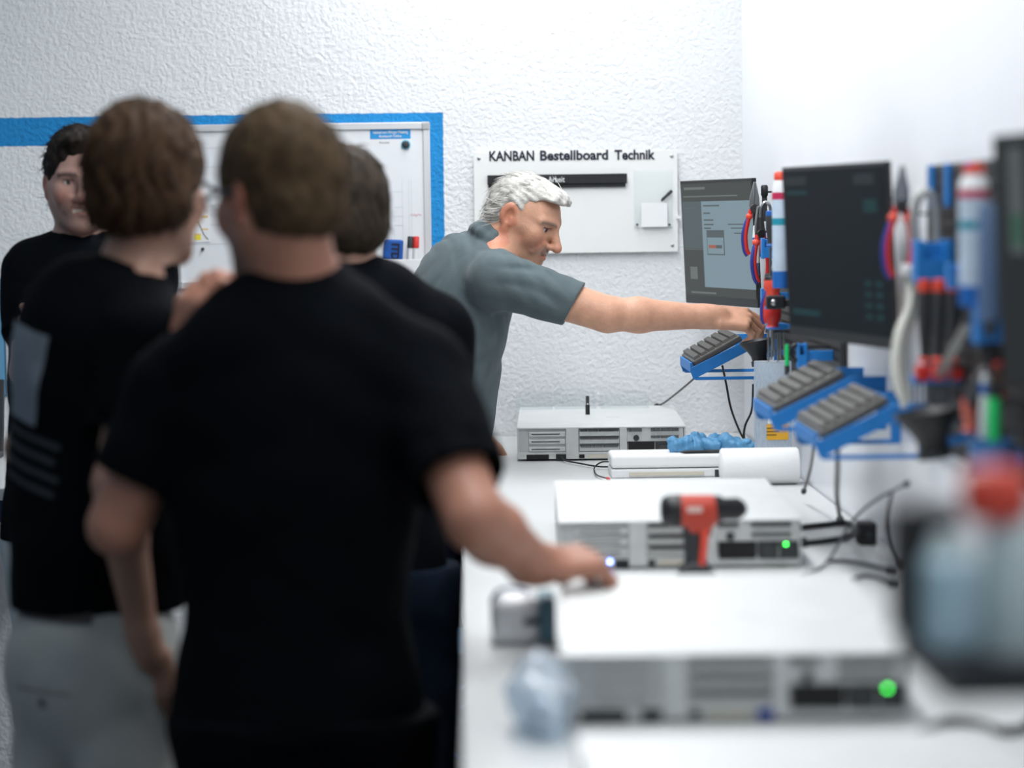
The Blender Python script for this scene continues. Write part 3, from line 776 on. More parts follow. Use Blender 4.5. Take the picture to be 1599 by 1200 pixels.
# --- the smiling man by the back bench, arms folded
YL = 5.45
J = dict(head=(W(124, 290, YL), fr(yawf(168, 3))), neck=W(127, 386, YL + 0.02), chest=W(132, 500, YL + 0.02), pelvis=W(122, 800, YL + 0.05),
         chest_R=fr(yawf(165, 3)), pelvis_R=fr(yawf(165, 0)),
         shR=W(56, 428, YL + 0.03), elR=W(44, 580, YL - 0.06), wrR=W(176, 556, YL - 0.235),
         shL=W(228, 425, YL + 0.03), elL=W(226, 585, YL - 0.06), wrL=W(112, 536, YL - 0.185),
         hipR=(-0.96, YL + 0.05, 0.92), knR=(-0.96, YL + 0.03, 0.50), anR=(-0.97, YL + 0.07, 0.09),
         hipL=(-0.79, YL + 0.05, 0.92), knL=(-0.78, YL + 0.03, 0.50), anL=(-0.77, YL + 0.07, 0.09),
         sleeveR=0.62, flareR=0.066,
         handR=dict(d=(1, 0.2, 0.1), back=(0, -1, 0.3), side=-1, curl=(0.3, 0.4, 0.3)),
         handL=dict(d=(-0.75, 0.25, 0.55), back=(-0.2, -1, 0.0), side=-1, curl=(0.4, 0.5, 0.4), thumb=(0.2, -0.1)))
person('dark-haired smiling man in a black polo standing by the back wall', (-0.87, YL + 0.05, 0), J, (0.42, 0.245, 0.20), (0.02, 0.015, 0.012), polo, pale_tr, shoe_b,
       h=0.0042, hs=0.905, smile=0.6, stubble=0.3, hair=hair_short(0.010, 0.020, -0.07, -0.018, 0.0, 0.085, 0.003, 0.006), hair_mat=hair_dark, build=0.98, folds=0.004, hem=0.90)

# --- the one hidden between them
YF = 4.62
J = dict(head=(W(528, 345, YF), fr(yawf(-35, 6))), neck=W(548, 448, YF - 0.01), chest=W(560, 570, YF), pelvis=W(560, 880, YF),
         chest_R=fr(yawf(-10, 3)), pelvis_R=fr(yawf(-5, 0)),
         shR=W(684, 520, YF), elR=W(690, 700, YF + 0.06), wrR=W(640, 740, YF + 0.26),
         shL=W(430, 520, YF + 0.02), elL=W(420, 700, YF + 0.06), wrL=W(480, 740, YF + 0.26),
         hipR=(-0.11, YF, 0.92), knR=(-0.11, YF, 0.50), anR=(-0.11, YF - 0.03, 0.09),
         hipL=(-0.28, YF, 0.92), knL=(-0.28, YF, 0.50), anL=(-0.28, YF - 0.03, 0.09),
         handR=dict(d=(-0.6, 0.7, 0), back=(0, 0.3, 1), side=-1, curl=(0.4, 0.5, 0.3)),
         handL=dict(d=(0.6, 0.7, 0), back=(0, 0.3, 1), side=1, curl=(0.4, 0.5, 0.3)))
person('man mostly hidden behind the middle head, only dark hair and neck showing', (-0.20, YF, 0), J, (0.46, 0.26, 0.19), (0.036, 0.027, 0.019), polo, jeans, shoe_b,
       h=0.0085, hair=hair_short(0.012, 0.014, -0.075, -0.02, 0.0, 0.07, 0.002), hair_mat=hair_ash, build=0.95, folds=0.004, hem=0.92)

# grey print on the neighbour's back, laid onto the cloth
def decal(sdf, o, ux, uy, d, w_, h_, nx, ny, name, material, parent, lift=0.0025):
    ux = unit(ux); uy = unit(uy); d = unit(d)
    g = np.array([[v3(o) + ux*w_*(i/nx - 0.5) + uy*h_*(j/ny - 0.5) for i in range(nx + 1)] for j in range(ny + 1)]).reshape(-1, 3)
    p = g - d*0.25
    for _ in range(60): p = p + d*np.clip(sdf.at(p) - lift, -0.01, 0.02)[:, None]
    Fq = np.array([(j*(nx + 1) + i, j*(nx + 1) + i + 1, (j + 1)*(nx + 1) + i + 1, (j + 1)*(nx + 1) + i) for j in range(ny) for i in range(nx)])
    okv = np.abs(sdf.at(p) - lift) < 0.004; Fq = Fq[okv[Fq].all(1)]
    us_, inv = np.unique(Fq, return_inverse=True)
    return np_mesh(name, p[us_], inv.reshape(Fq.shape), material, parent, np.array(parent.location))
pr_m = mat('grey_screen_print', (0.17, 0.20, 0.235), 0.8, var=0.08, vscale=60)
pr_d = mat('dim_screen_print', (0.018, 0.023, 0.028), 0.8, var=0.08, vscale=60)
o_ = W(84, 578, YS); rt = v3((math.cos(math.radians(30)), -math.sin(math.radians(30)), 0)); bk = np.array([math.sin(math.radians(36)), math.cos(math.radians(36)), 0])
upv = v3((0.20, -0.15, 1)); uxp = (bk[1], -bk[0], -0.24)
decal(sT, o_, uxp, upv, bk, 0.11, 0.15, 14, 14, 'back_print', pr_m, second)
for i in range(4):
    decal(sT, o_ + v3((-0.01, 0, -0.095 - 0.026*i)), uxp, upv, bk, 0.20 - 0.02*(i % 2), 0.012, 20, 2, 'print_line', pr_d, second)

gm = mat('dark_glasses_frame', (0.03, 0.032, 0.045), 0.35, var=0.05)
glasses(near_man, *JN['head'], gm, MATS['clear_acrylic']); glasses(second, *JS['head'], gm, MATS['clear_acrylic'])

# belt, pocket seam and button of the cream trousers
belt_m = mat('dark_brown_leather', (0.03, 0.02, 0.016), 0.5, var=0.1)
cbk = math.radians(34); bk2 = np.array([math.sin(cbk), math.cos(cbk), 0]); rt2 = (bk2[1], -bk2[0], 0.0)
o2 = W(108, 1080, YS)
decal(sU, o2 + v3(rt2)*0.03, rt2, (0, 0, 1), bk2, 0.012, 0.012, 3, 3, 'button', belt_m, second, 0.003)
decal(sU, o2 + v3(rt2)*0.03 + v3((0, 0, 0.02)), rt2, (0, 0, 1), bk2, 0.13, 0.003, 12, 1, 'pocket_seam', mat('darker_seam_thread', (0.22, 0.21, 0.19), 0.9, var=0.05), second, 0.002)  # pocket seam in a thread darker than the cloth
o3 = W(112, 952, YS)
decal(sU, v3((o3[0], YS, 0.992)), rt2, (0, 0, 1), bk2, 0.24, 0.026, 24, 3, 'belt', belt_m, second, 0.004)
# ------------------------------------------------------------------ servers on the bench
def server(name, label, loc, yaw, green=True, blue=False, plug=False):
    """rear of a 2U rack server: origin at the middle of its rear foot line, body running to +y"""
    t = thing(name, label, 'server', v3(loc) + v3((0, 0, 0.0006)), rotz(yaw), 'rack servers on the workbench')
    w_, d_, h_ = 0.435, 0.665, 0.0868; x0 = -w_/2; z0 = 0.004
    b = MB(); b.lohi((x0, 0.012, z0), (-x0, d_, h_ - 0.002)).build('chassis', sheet_side, t, 0.0015)
    b = MB(); b.lohi((x0 - 0.001, 0.0, h_ - 0.004), (-x0 + 0.001, d_, h_ + 0.0005)).build('top_cover', sheet, t, 0.0015)
    b = MB(); b.lohi((x0, 0.002, z0), (-x0, 0.012, z0 + 0.0035)).lohi((x0, 0.002, z0), (x0 + 0.004, 0.012, h_ - 0.004)).lohi((-x0 - 0.004, 0.002, z0), (-x0, 0.012, h_ - 0.004))
    k = 0.000524
    X = lambda px: x0 + (px - 155)*k; Z = lambda py: h_ - (py - 335)*k*1.04
    for px in (395, 660): b.lohi((X(px), 0.0, z0), (X(px + 62 if px == 395 else px + 36), 0.012, h_ - 0.004))
    b.build('rear_frame', slot_m, t, 0.0008)
    MB().lohi((X(160), 0.009, Z(470)), (X(395), 0.0125, h_ - 0.004)).build('slot_recess', sheet_side, t)
    for g0, g1 in ((212, 392), (462, 658)):
        for i in range(3):
            zt = 352 + i*36
            MB().lohi((X(g0), 0.003, Z(zt + 27)), (X(g1), 0.0095, Z(zt + 5))).build('slot_cover', slot_m, t, 0.0008)
    vm = MB()
    def slits(a, b_, za, zb, st=6):
        p = a
        while p < b_:
            vm.lohi((X(p), -0.0008, Z(zb)), (X(p + st*0.55), 0.004, Z(za))); p += st
    for i in range(3): slits(468, 652, 346 + i*38, 358 + i*38)
    slits(700, 772, 345, 360); slits(815, 948, 345, 360); slits(815, 948, 380, 392)
    for i in range(3): vm.lohi((X(225), 0.0015, Z(352 + i*36 + 18)), (X(365), 0.004, Z(352 + i*36 + 14)))
    v = vm.build('vent_slits', vent_m, t); v['kind'] = 'stuff'
    MB().lohi((X(696), 0.004, Z(408)), (X(975), 0.0125, h_ - 0.004)).build('power_panel', slot_m, t, 0.0006)
    MB().lohi((X(160), 0.003, z0 + 0.003), (X(975), 0.0125, Z(455))).build('port_panel', slot_m, t, 0.0006)
    MB().lohi((X(704), -0.001, Z(465)), (X(830), 0.011, Z(410))).build('power_supply_bay', hole, t, 0.001)
    p2 = MB().lohi((X(838), -0.0005, Z(466)), (X(975), 0.011, Z(410))).build('power_supply', dark_pl, t, 0.001)
    MB().cyl((X(875), -0.004, Z(440)), (X(875), 0.0, Z(440)), 0.0105, n=18).build('fan_grille', vent_m, p2, smooth=True)
    hn = MB().tube([(X(905), -0.001, Z(458)), (X(905), -0.014, Z(455)), (X(905), -0.014, Z(425)), (X(905), -0.001, Z(420))], 0.0018, 6)
    hn.build('handle', steel, p2, smooth=True)
    if green:
        MB().lathe((X(932), -0.001, Z(418)), (0, -1, 0), [(0.0032, 0), (0.0030, 0.001), (0.0014, 0.0022)], 12).build('green_led', mat('green_led', (0.05, 0.8, 0.1), 0.3, emit=(0.06, 1.0, 0.10), estr=8), p2, smooth=True)
    MB().lohi((X(200), 0.0, Z(488)), (X(310), 0.006, Z(465))).build('expansion_port', hole, t)
    if blue:
        MB().lathe((X(330), 0.0025, Z(470)), (0, -1, 0), [(0.0042, 0), (0.004, 0.001), (0.002, 0.0026)], 12).build('blue_led', mat('blue_led', (0.1, 0.2, 0.9), 0.3, emit=(0.16, 0.24, 1.0), estr=17), t, smooth=True)
    MB().lohi((X(345), -0.006 if plug else 0.001, Z(495)), (X(395), 0.006, Z(463))).build('network_port', black_pl, t, 0.001)
    MB().lohi((X(460), 0.001, Z(484)), (X(486), 0.006, Z(466))).build('socket', hole, t)
    MB().lohi((X(500), 0.0015, Z(482)), (X(612), 0.006, Z(468))).build('paper_label', mat('cream_label', (0.62, 0.58, 0.48), 0.7, var=0.03), t)
    MB().lohi((X(622), -0.004, Z(486)), (X(662), 0.006, Z(466))).build('video_port', mat('blue_port', (0.01, 0.05, 0.32), 0.4, var=0.05), t, 0.001)
    MB().lathe((X(742), 0.001, Z(390)), (0, -1, 0), [(0.008, 0), (0.007, 0.003)], 8).build('serial_port', dark_pl, t)
    MB().lohi((0.02, 0.27, h_), (0.055, 0.285, h_ + 0.0012)).build('lid_latch', slot_m, t, 0.0004)
    for sx in (-1, 1):
        for y in (0.1, 0.6):
            MB().lohi((sx*0.19 - 0.01, y - 0.01, 0), (sx*0.19 + 0.01, y + 0.01, z0 + 0.001)).build('foot', black_pl, t)
    return t
def mid(pxl, pxr, py, Z=BENCH):
    return (WZ(pxl, py, Z) + WZ(pxr, py, Z))/2
p = mid(808, 1066, 714); far_p = v3((p[0], 6.22, BENCH))
server('rack_server', 'farthest metal rack server, against the back wall under the reaching arm', far_p, math.radians(-2), True, False, True)
server('rack_server', 'metal rack server in the middle of the bench, behind the red drill', v3(((1055 - 725)/3775*4.33, 4.30, BENCH)), math.radians(-1.5), True, True)
server('rack_server', 'nearest whole rack server, the one the standing man leans a hand on', v3(((1141 - 725)/3775*3.0, 2.985, BENCH)), math.radians(-2.4), True, False)
server('rack_server', 'rack server cut off by the bottom edge of the photo', v3(((1210 - 725)/3775*2.56 - 0.0, 1.86, BENCH)), math.radians(0), False, False)

# ------------------------------------------------------------------ kanban board on the back wall
def wall_pt(px, py, off=0.0): return W(px, py, WALL_Y - off)
ux, uz = (1, 0, 0), (0, 0, 1)
TL, BR = wall_pt(739, 238), wall_pt(1058, 393)
c = (TL + BR)/2
t = thing('order_board', 'white wall board headed KANBAN Bestellboard Technik', 'board', (c[0], WALL_Y - 0.002, c[2])); l = Lc(t)
hw, hh = (BR[0] - TL[0])/2, (TL[2] - BR[2])/2
MB().box((0, -0.012, 0), (2*hw, 0.008, 2*hh)).build('panel', mat('white_acrylic_sheet', (0.82, 0.83, 0.81), 0.35, var=0.01), t, 0.001)
MB().box((0, -0.003, 0), (2*hw*0.9, 0.010, 2*hh*0.85)).build('spacer', white_pl, t)
for sx in (-1, 1):
    for sz in (-1, 1):
        MB().lathe((sx*(hw - 0.016), -0.016, sz*(hh - 0.018)), (0, -1, 0), [(0.005, 0), (0.005, 0.002), (0.003, 0.003)], 12).build('screw', steel, t, smooth=True)
def loc_w(px, py): return wall_pt(px, py) - v3(t.location)
def put_text(body, pxl, pxr, pybase, cap_px, material, parent, y, bold=0.0):
    a, b = wall_pt(pxl, pybase), wall_pt(pxr, pybase); size = cap_px/543.0/0.69
    base = np.array(parent.location if parent.parent is None else parent.parent.location)
    o = text_mesh('lettering', body, size, material, parent, (a[0] - base[0], y, a[2] - base[2]), ux, uz, bold*size)
    xs = [v.co.x for v in o.data.vertices]; sc = (b[0] - a[0])/(max(xs) - min(xs)); mn = min(xs)
    for v in o.data.vertices: v.co.x = (a[0] - base[0]) + (v.co.x - mn)*sc
    return o
put_text('KANBAN', 764, 834, 251.5, 14.5, ink, t, -0.0168, 0.030)
put_text('Bestellboard', 843, 949, 250.5, 14.5, ink, t, -0.0168, 0.030)
put_text('Technik', 959, 1022, 249.5, 14.5, ink, t, -0.0168, 0.030)
a, b = loc_w(761, 274), loc_w(978, 286)
st = MB().lohi((a[0], -0.030, b[2]), (b[0], -0.016, a[2])).build('label_strip', black_pl, t, 0.0012)
a2, b2 = loc_w(763, 286), loc_w(976, 292)
MB().lohi((a2[0], -0.024, b2[2]), (b2[0], -0.016, a2[2])).build('strip_ledge', black_pl, t, 0.0008)
put_text('In Arbeit', 846, 881, 285.0, 8.6, whiteink, st, -0.0308, 0.005)
a, b = loc_w(989, 267), loc_w(1049, 356)
ac = MB(); ac.lohi((a[0], -0.0235, b[2]), (b[0], -0.0225, a[2])).lohi((a[0], -0.0235, b[2]), (a[0] + 0.0015, -0.016, a[2])).lohi((b[0] - 0.0015, -0.0235, b[2]), (b[0], -0.016, a[2])).lohi((a[0], -0.05, b[2]), (b[0], -0.016, b[2] + 0.003))
ac.build('acrylic_pocket', clear, t)
for px in (994, 1044):
    q = loc_w(px, 351); MB().cyl((q[0], -0.022, q[2]), (q[0], -0.029, q[2]), 0.0035, n=10).build('pocket_screw', dark_pl, t, smooth=True)
a, b = loc_w(1057, 337), loc_w(1062, 342); MB().lohi((a[0] - 0.004, -0.03, b[2]), (b[0], -0.016, a[2])).build('side_hook', white_pl, t, 0.001)
a, b = wall_pt(1000, 316), wall_pt(1041, 353)
o = MB().lohi((-(b[0] - a[0])/2, -0.0008, 0), ((b[0] - a[0])/2, 0.0008, a[2] - b[2])).build('card', paper); o.location = ((a[0] + b[0])/2, WALL_Y - 0.030, b[2] - 0.002)
tag(o, 'small white square card in the clear pocket of the kanban board', 'card')
a, b = wall_pt(1031, 314), wall_pt(1048, 298)
t = thing('pen', 'short black pen stuck diagonally on the clear pocket', 'pen', (a[0], WALL_Y - 0.029, a[2])); dv = v3(((b - a)[0], 0, (b - a)[2])); dl = np.linalg.norm(dv); dv /= dl
MB().lathe((0, 0, 0), dv, [(0.0015, 0), (0.0042, 0.006), (0.0042, dl*0.6)], 12).build('barrel', dark_pl, t, smooth=True)
MB().lathe(dv*dl*0.6, dv, [(0.0048, 0), (0.0048, dl*0.4 - 0.002), (0.003, dl*0.4)], 12).build('cap', black_pl, t, smooth=True)

# ------------------------------------------------------------------ whiteboard inside the painted band
TL, BR = wall_pt(268, 196), wall_pt(675, 446); c = (TL + BR)/2; hw, hh = (BR[0] - TL[0])/2, (TL[2] - BR[2])/2
t = thing('whiteboard', 'whiteboard with aluminium rim inside the blue painted frame', 'whiteboard', (c[0], WALL_Y - 0.002, c[2])); wb = t
MB().box((0, -0.010, 0), (2*hw - 0.01, 0.012, 2*hh - 0.01)).build('writing_panel', mat('whiteboard_enamel', (0.80, 0.82, 0.84), 0.25, var=0.01), t)
fm = mat('pale_aluminium', (0.70, 0.72, 0.73), 0.4, 0.4, var=0.03)
for sx in (-1, 1): MB().box((sx*(hw - 0.010), -0.012, 0), (0.020, 0.020, 2*hh)).build('rim', fm, t, 0.002)
for sz in (-1, 1): MB().box((0, -0.012, sz*(hh - 0.010)), (2*hw - 0.04, 0.020, 0.020)).build('rim', fm, t, 0.002)
for sx in (-1, 1):
    for sz in (-1, 1): MB().box((sx*(hw - 0.0115), -0.0135, sz*(hh - 0.0115)), (0.025, 0.022, 0.025)).build('corner_cap', mat('grey_corner_plastic', (0.42, 0.43, 0.43), 0.4, var=0.08, vscale=60), t, 0.005)
gl = MB(); rl = MB(); bl = np.array(t.location)
for py in (232, 262, 292, 322, 352, 382):
    a, b = wall_pt(285, py) - bl, wall_pt(575, py) - bl; gl.box(((a[0] + b[0])/2, -0.0163, a[2]), (b[0] - a[0], 0.0005, 0.0012))
for px in (628, 638, 642):
    a, b = wall_pt(px, 280) - bl, wall_pt(px + 1, 380) - bl; gl.box((a[0], -0.0163, (a[2] + b[2])/2), (0.0007, 0.0005, a[2] - b[2]))
for i, py in enumerate((300, 324, 338, 352)):
    a, b = wall_pt(612 + 3*(i % 2), py) - bl, wall_pt(630, py) - bl; gl.box(((a[0] + b[0])/2, -0.0163, a[2]), (b[0] - a[0], 0.0005, 0.0009))
gl.build('drawn_lines', mat('faint_grey_ink', (0.46, 0.49, 0.52), 0.6, var=0.1), t)
rl.tube([wall_pt(x, y, 0.0185) - bl for x, y in ((641, 337), (643, 334), (645, 337), (648, 334), (650, 338), (653, 334), (656, 336), (658, 335))], 0.0006, 5, smooth=3)
rl.build('red_scribble', mat('red_ink', (0.7, 0.25, 0.25), 0.6, var=0.1), t)
a, b = wall_pt(288, 305), wall_pt(330, 378)
s_ = thing('chart_sheet', 'printed chart sheet with yellow cells pinned on the whiteboard', 'paper', ((a[0] + b[0])/2, WALL_Y - 0.0195, b[2])); l = Lc(s_)
MB().lohi((-(b[0] - a[0])/2, -0.0004, 0), ((b[0] - a[0])/2, 0.0006, a[2] - b[2])).build('sheet', paper, s_)
yl = mat('yellow_marker', (0.85, 0.72, 0.05), 0.6, var=0.03); og = mat('pale_orange_print', (0.80, 0.55, 0.22), 0.6, var=0.03)
for (x0_, y0_, x1_, y1_, mm) in ((304, 367, 315, 375, yl), (304, 365, 315, 367, og), (314, 337, 326, 340, og), (306, 344, 312, 348, og), (317, 357, 326, 359, og)):
    q0, q1 = wall_pt(x0_, y0_) - np.array(s_.location), wall_pt(x1_, y1_) - np.array(s_.location)
    MB().lohi((q0[0], -0.0010, q1[2]), (q1[0], -0.0003, q0[2])).build('coloured_cell', mm, s_)
MB().tube([wall_pt(x, y, 0.0206) - np.array(s_.location) for x, y in ((307, 345), (314, 356), (318, 366), (325, 374))], 0.0009, 5).build('chart_line', ink, s_)
def wall_magnet(px, py, r, label, ring=None):
    q = wall_pt(px, py); m_ = thing('magnet', label, 'magnet', (q[0], WALL_Y - 0.020, q[2]))
    if ring: MB().lathe((0, 0, 0), (0, -1, 0), [(r*1.28, 0), (r*1.28, 0.003), (r*1.1, 0.004)], 20).build('ring', ring, m_, smooth=True)
    MB().lathe((0, 0, 0), (0, -1, 0), [(r, 0), (r, 0.006), (r*0.8, 0.008), (r*0.3, 0.0085)], 20).build('disc', dark_pl, m_, smooth=True)
wall_magnet(634, 226, 0.0105, 'round black magnet in a light blue ring beside the blue heading', mat('light_blue_plastic', (0.12, 0.45, 0.60), 0.4, var=0.05))
wall_magnet(318, 389, 0.0045, 'tiny round grey magnet low on the whiteboard beside the bearded face')
a, b = wall_pt(577, 201), wall_pt(645, 283)
s_ = thing('notice_sheet', 'white notice sheet with blue heading on the whiteboard', 'paper', ((a[0] + b[0])/2, WALL_Y - 0.0170, b[2])); bs_ = np.array(s_.location)
MB().lohi((-(b[0] - a[0])/2, -0.0006, 0), ((b[0] - a[0])/2, 0.0006, a[2] - b[2])).build('sheet', paper, s_)
q0, q1 = wall_pt(578, 202) - bs_, wall_pt(641.5, 217) - bs_
hd_ = MB().lohi((q0[0], -0.0016, q1[2]), (q1[0], -0.0004, q0[2])).build('heading_bar', mat('sky_blue_print', (0.02, 0.29, 0.66), 0.5, var=0.02), s_, 0.0005)
put_text('Upload zum Morgen Meeting', 583, 637, 209.3, 4.2, whiteink, hd_, -0.0020, 0.01)
put_text('Austausch Online', 592, 627, 215.2, 4.2, whiteink, hd_, -0.0020, 0.01)
put_text('Formular', 593, 609, 224.5, 3.0, mat('grey_ink', (0.15, 0.16, 0.18), 0.6, var=0.02), s_, -0.0011, 0.0)
# tray with eraser and two markers
a, b = wall_pt(598, 405), wall_pt(668, 446)
t = thing('marker_tray', 'white box tray at the foot of the whiteboard holding pens', 'tray', ((a[0] + b[0])/2, WALL_Y - 0.022, b[2] - 0.01)); w2 = (b[0] - a[0])/2; hz = a[2] - b[2] + 0.01
tr = MB(); tr.lohi((-w2, -0.055, 0), (w2, -0.052, hz)); tr.build('front_panel', white_pl, t, 0.001)
MB().lohi((-w2, -0.052, 0), (w2, 0.0, 0.003)).build('bottom', white_pl, t)
for sx in (-1, 1): MB().box((sx*(w2 - 0.0015), -0.026, hz/2), (0.003, 0.052, hz)).build('side_panel', white_pl, t)
a, b = wall_pt(597, 374), wall_pt(629, 408)
t = thing('board_eraser', 'blue whiteboard eraser standing in the white tray', 'eraser', ((a[0] + b[0])/2, WALL_Y - 0.055, b[2] - 0.025), roty(0.06))
MB().box((0, 0, 0.044), (0.056, 0.018, 0.088)).build('body', mat('deep_blue_foam', (0.006, 0.085, 0.36), 0.6, var=0.06, vscale=50), t, 0.006, seg=3)
MB().box((0, 0.0125, 0.044), (0.052, 0.007, 0.084)).build('felt_pad', mat('grey_felt', (0.2, 0.2, 0.2), 0.9, var=0.1), t, 0.002)
text_mesh('lettering', 'ITDA', 0.030, ink, t, (-0.004, -0.0095, 0.078), (0, 0, -1), (1, 0, 0), 0.0012)
for px, cm, lb in ((641, dark_pl, 'black-capped marker leaning in the whiteboard tray'), (650, red_pl, 'red-capped marker leaning in the whiteboard tray')):
    a = wall_pt(px, 370); t = thing('marker', lb, 'marker', (a[0] - 0.004, WALL_Y - 0.050, a[2] - 0.105), roty(0.05))
    MB().lathe((0, 0, 0), (0, 0, 1), [(0.007, 0), (0.0075, 0.004), (0.0075, 0.076)], 14).build('barrel', white_pl, t, smooth=True)
    MB().lathe((0, 0, 0.074), (0, 0, 1), [(0.0088, 0), (0.0088, 0.03), (0.007, 0.033)], 14).build('cap', cm, t, smooth=True)
# pale blue board at the left edge with a small plate
a, b = wall_pt(-60, 437), wall_pt(12, 619)
t = thing('blue_board', 'pale blue framed panel on the wall at the left edge', 'board', ((a[0] + b[0])/2, WALL_Y - 0.001, b[2])); w2 = (b[0] - a[0])/2; hz = a[2] - b[2]
MB().lohi((-w2, -0.012, 0), (w2, 0, hz)).build('frame', mat('steel_blue_rim', (0.04, 0.12, 0.22), 0.5, var=0.05), t, 0.001)
MB().lohi((-w2 + 0.004, -0.015, 0.004), (w2 - 0.004, -0.011, hz - 0.004)).build('panel', mat('pale_blue_panel', (0.14, 0.36, 0.56), 0.45, var=0.03), t, 0.001)
MB().lohi((w2 - 0.025, -0.017, 0.006), (w2 - 0.008, -0.0145, 0.018)).build('name_plate', paper, t)
a = WZ(4, 690, BENCH); t = thing('laptop', 'dark laptop on the side bench at the left edge', 'laptop', (a[0] - 0.08, 6.45, BENCH))
MB().lohi((-0.17, -0.12, 0), (0.17, 0.11, 0.018)).build('base', dark_pl, t, 0.004)
MB().box((0, 0.125, 0.11), (0.34, 0.010, 0.20), rotx(-0.2)).build('screen_lid', dark_pl, t, 0.003)
for i in range(4): MB().lohi((-0.15, -0.10 + i*0.03, 0.018), (0.15, -0.08 + i*0.03, 0.021)).build('key_row', black_pl, t, 0.001)

# ------------------------------------------------------------------ monitors on the right wall
bez = mat('monitor_bezel', (0.012, 0.013, 0.014), 0.35, var=0.05)
def monitor(label, Lp, Rp, h_, tilt, scr):
    """Lp, Rp: bottom corners of the screen (far and near end)"""
    Lp, Rp = v3(Lp), v3(Rp); d = Rp - Lp; d[2] = 0; wd = np.linalg.norm(d); x = d/wd; n = np.cross(x, (0, 0, 1.0)); n = unit(n)     # n points at the viewer
    if n[0] > 0: n = -n
    R0 = np.stack([x, -n, np.array([0, 0, 1.0])], 1)
    R0 = R0 @ rotx(tilt)
    t = thing('monitor', label, 'monitor', (Lp + Rp)/2, R0, 'wall monitors above the bench')
    MB().lohi((-wd/2, 0.0, 0), (wd/2, 0.012, h_)).build('housing', bez, t, 0.002)
    MB().lohi((-wd*0.34, 0.012, h_*0.12), (wd*0.34, 0.030, h_*0.86)).build('rear_bulge', bez, t, 0.006)
    sc = MB().lohi((-wd/2 + 0.008, -0.0012, 0.022), (wd/2 - 0.008, 0.001, h_ - 0.008)).build('screen', scr, t)
    MB().lohi((-0.06, 0.030, h_*0.35), (0.06, 0.06, h_*0.65)).build('mount_plate', black_pl, t, 0.003)
    MB().cyl((0, 0.06, h_*0.5), (0, 0.085, h_*0.5), 0.02).build('mount_arm', black_pl, t, smooth=True)
    return t, sc, wd
def scr_mat(name, col, e): return mat(name, (0.004, 0.004, 0.005), 0.45, emit=col, estr=e, var=0.02, spec=0.06)
S0 = scr_mat('screen_dark_grey', (0.085, 0.095, 0.092), 0.95); S1 = scr_mat('screen_blue_grey', (0.26, 0.36, 0.42), 0.95)
S2 = scr_mat('screen_text', (0.19, 0.21, 0.21), 0.95); S3 = scr_mat('screen_dim_text', (0.045, 0.055, 0.06), 0.95)
S4 = scr_mat('screen_orange', (0.45, 0.15, 0.10), 0.95); S5 = scr_mat('screen_side_panel', (0.12, 0.15, 0.16), 0.95)
Lp, Rp = W(1071, 474, 6.66), W(1184, 482, 6.22)
t, sc, wd = monitor('farthest wall monitor with a lit grey and light blue window', (Lp[0], 6.66, Lp[2] + 0.002), (Rp[0], 6.22, Lp[2] + 0.002), 0.335, 0.045, S0)
def ui(x0_, z0_, x1_, z1_, m_, nm, lift=0.0018, par=None):
    par = par or t
    return MB().lohi((wd*(x0_ - 0.5), -lift, 0.335*(1 - z1_)), (wd*(x1_ - 0.5), -lift + 0.0006, 0.335*(1 - z0_))).build(nm, m_, sc)
ui(0.30, 0.17, 0.99, 0.86, S1, 'window_panel'); ui(0.03, 0.17, 0.30, 0.55, S5, 'side_panel')
ui(0.06, 0.055, 0.36, 0.075, S2, 'title_text'); ui(0.05, 0.125, 0.80, 0.135, S2, 'menu_text'); ui(0.05, 0.22, 0.24, 0.23, S2, 'side_text')
ui(0.03, 0.555, 0.30, 0.56, S2, 'divider'); ui(0.10, 0.70, 0.20, 0.80, S2, 'small_grey_square'); ui(0.10, 0.90, 0.45, 0.915, S2, 'footer_text')
ui(0.36, 0.40, 0.60, 0.60, S5, 'dialog_box', 0.0024); ui(0.37, 0.46, 0.59, 0.59, S1, 'dialog_field', 0.003); ui(0.39, 0.52, 0.49, 0.545, S4, 'orange_bar', 0.0036); ui(0.49, 0.52, 0.57, 0.545, S5, 'grey_bar', 0.0036)
for i, (zz, x1_) in enumerate(((0.20, 0.55), (0.26, 0.42), (0.315, 0.46), (0.35, 0.46), (0.38, 0.42))): ui(0.33, zz, x1_, zz + 0.012, S5, 'text_line', 0.0024)
for i, zz in enumerate((0.35, 0.38, 0.42)): ui(0.66 + 0.04*i, zz, 0.92, zz + 0.009, S5, 'text_line', 0.0024)
Lp, Rp = W(1233, 528, 4.80), W(1395, 545, 4.27)
D0 = scr_mat('screen_near_black', (0.008, 0.013, 0.017), 0.9); D1 = scr_mat('screen_teal_text', (0.012, 0.050, 0.055), 0.9); D2 = scr_mat('screen_grey_text', (0.03, 0.038, 0.045), 0.9)
t, sc, wd = monitor('large dark wall monitor at the middle of the tool wall', (Lp[0], 4.80, Lp[2] + 0.004), (Rp[0], 4.27, Lp[2] + 0.004), 0.335, 0.045, D0)
ui(0.04, 0.06, 0.26, 0.11, D2, 'title_text'); ui(0.05, 0.14, 0.26, 0.165, D1, 'text_line'); ui(0.72, 0.06, 0.90, 0.12, D2, 'clock_text')
ui(0.80, 0.20, 0.92, 0.27, D1, 'widget'); ui(0.06, 0.83, 0.34, 0.865, D1, 'text_line')
for i in range(4):
    for j in range(2): ui(0.78 + 0.1*j, 0.64 + 0.06*i, 0.84 + 0.1*j, 0.67 + 0.06*i, D1, 'tile')
p = W(1552, 212, 3.12)
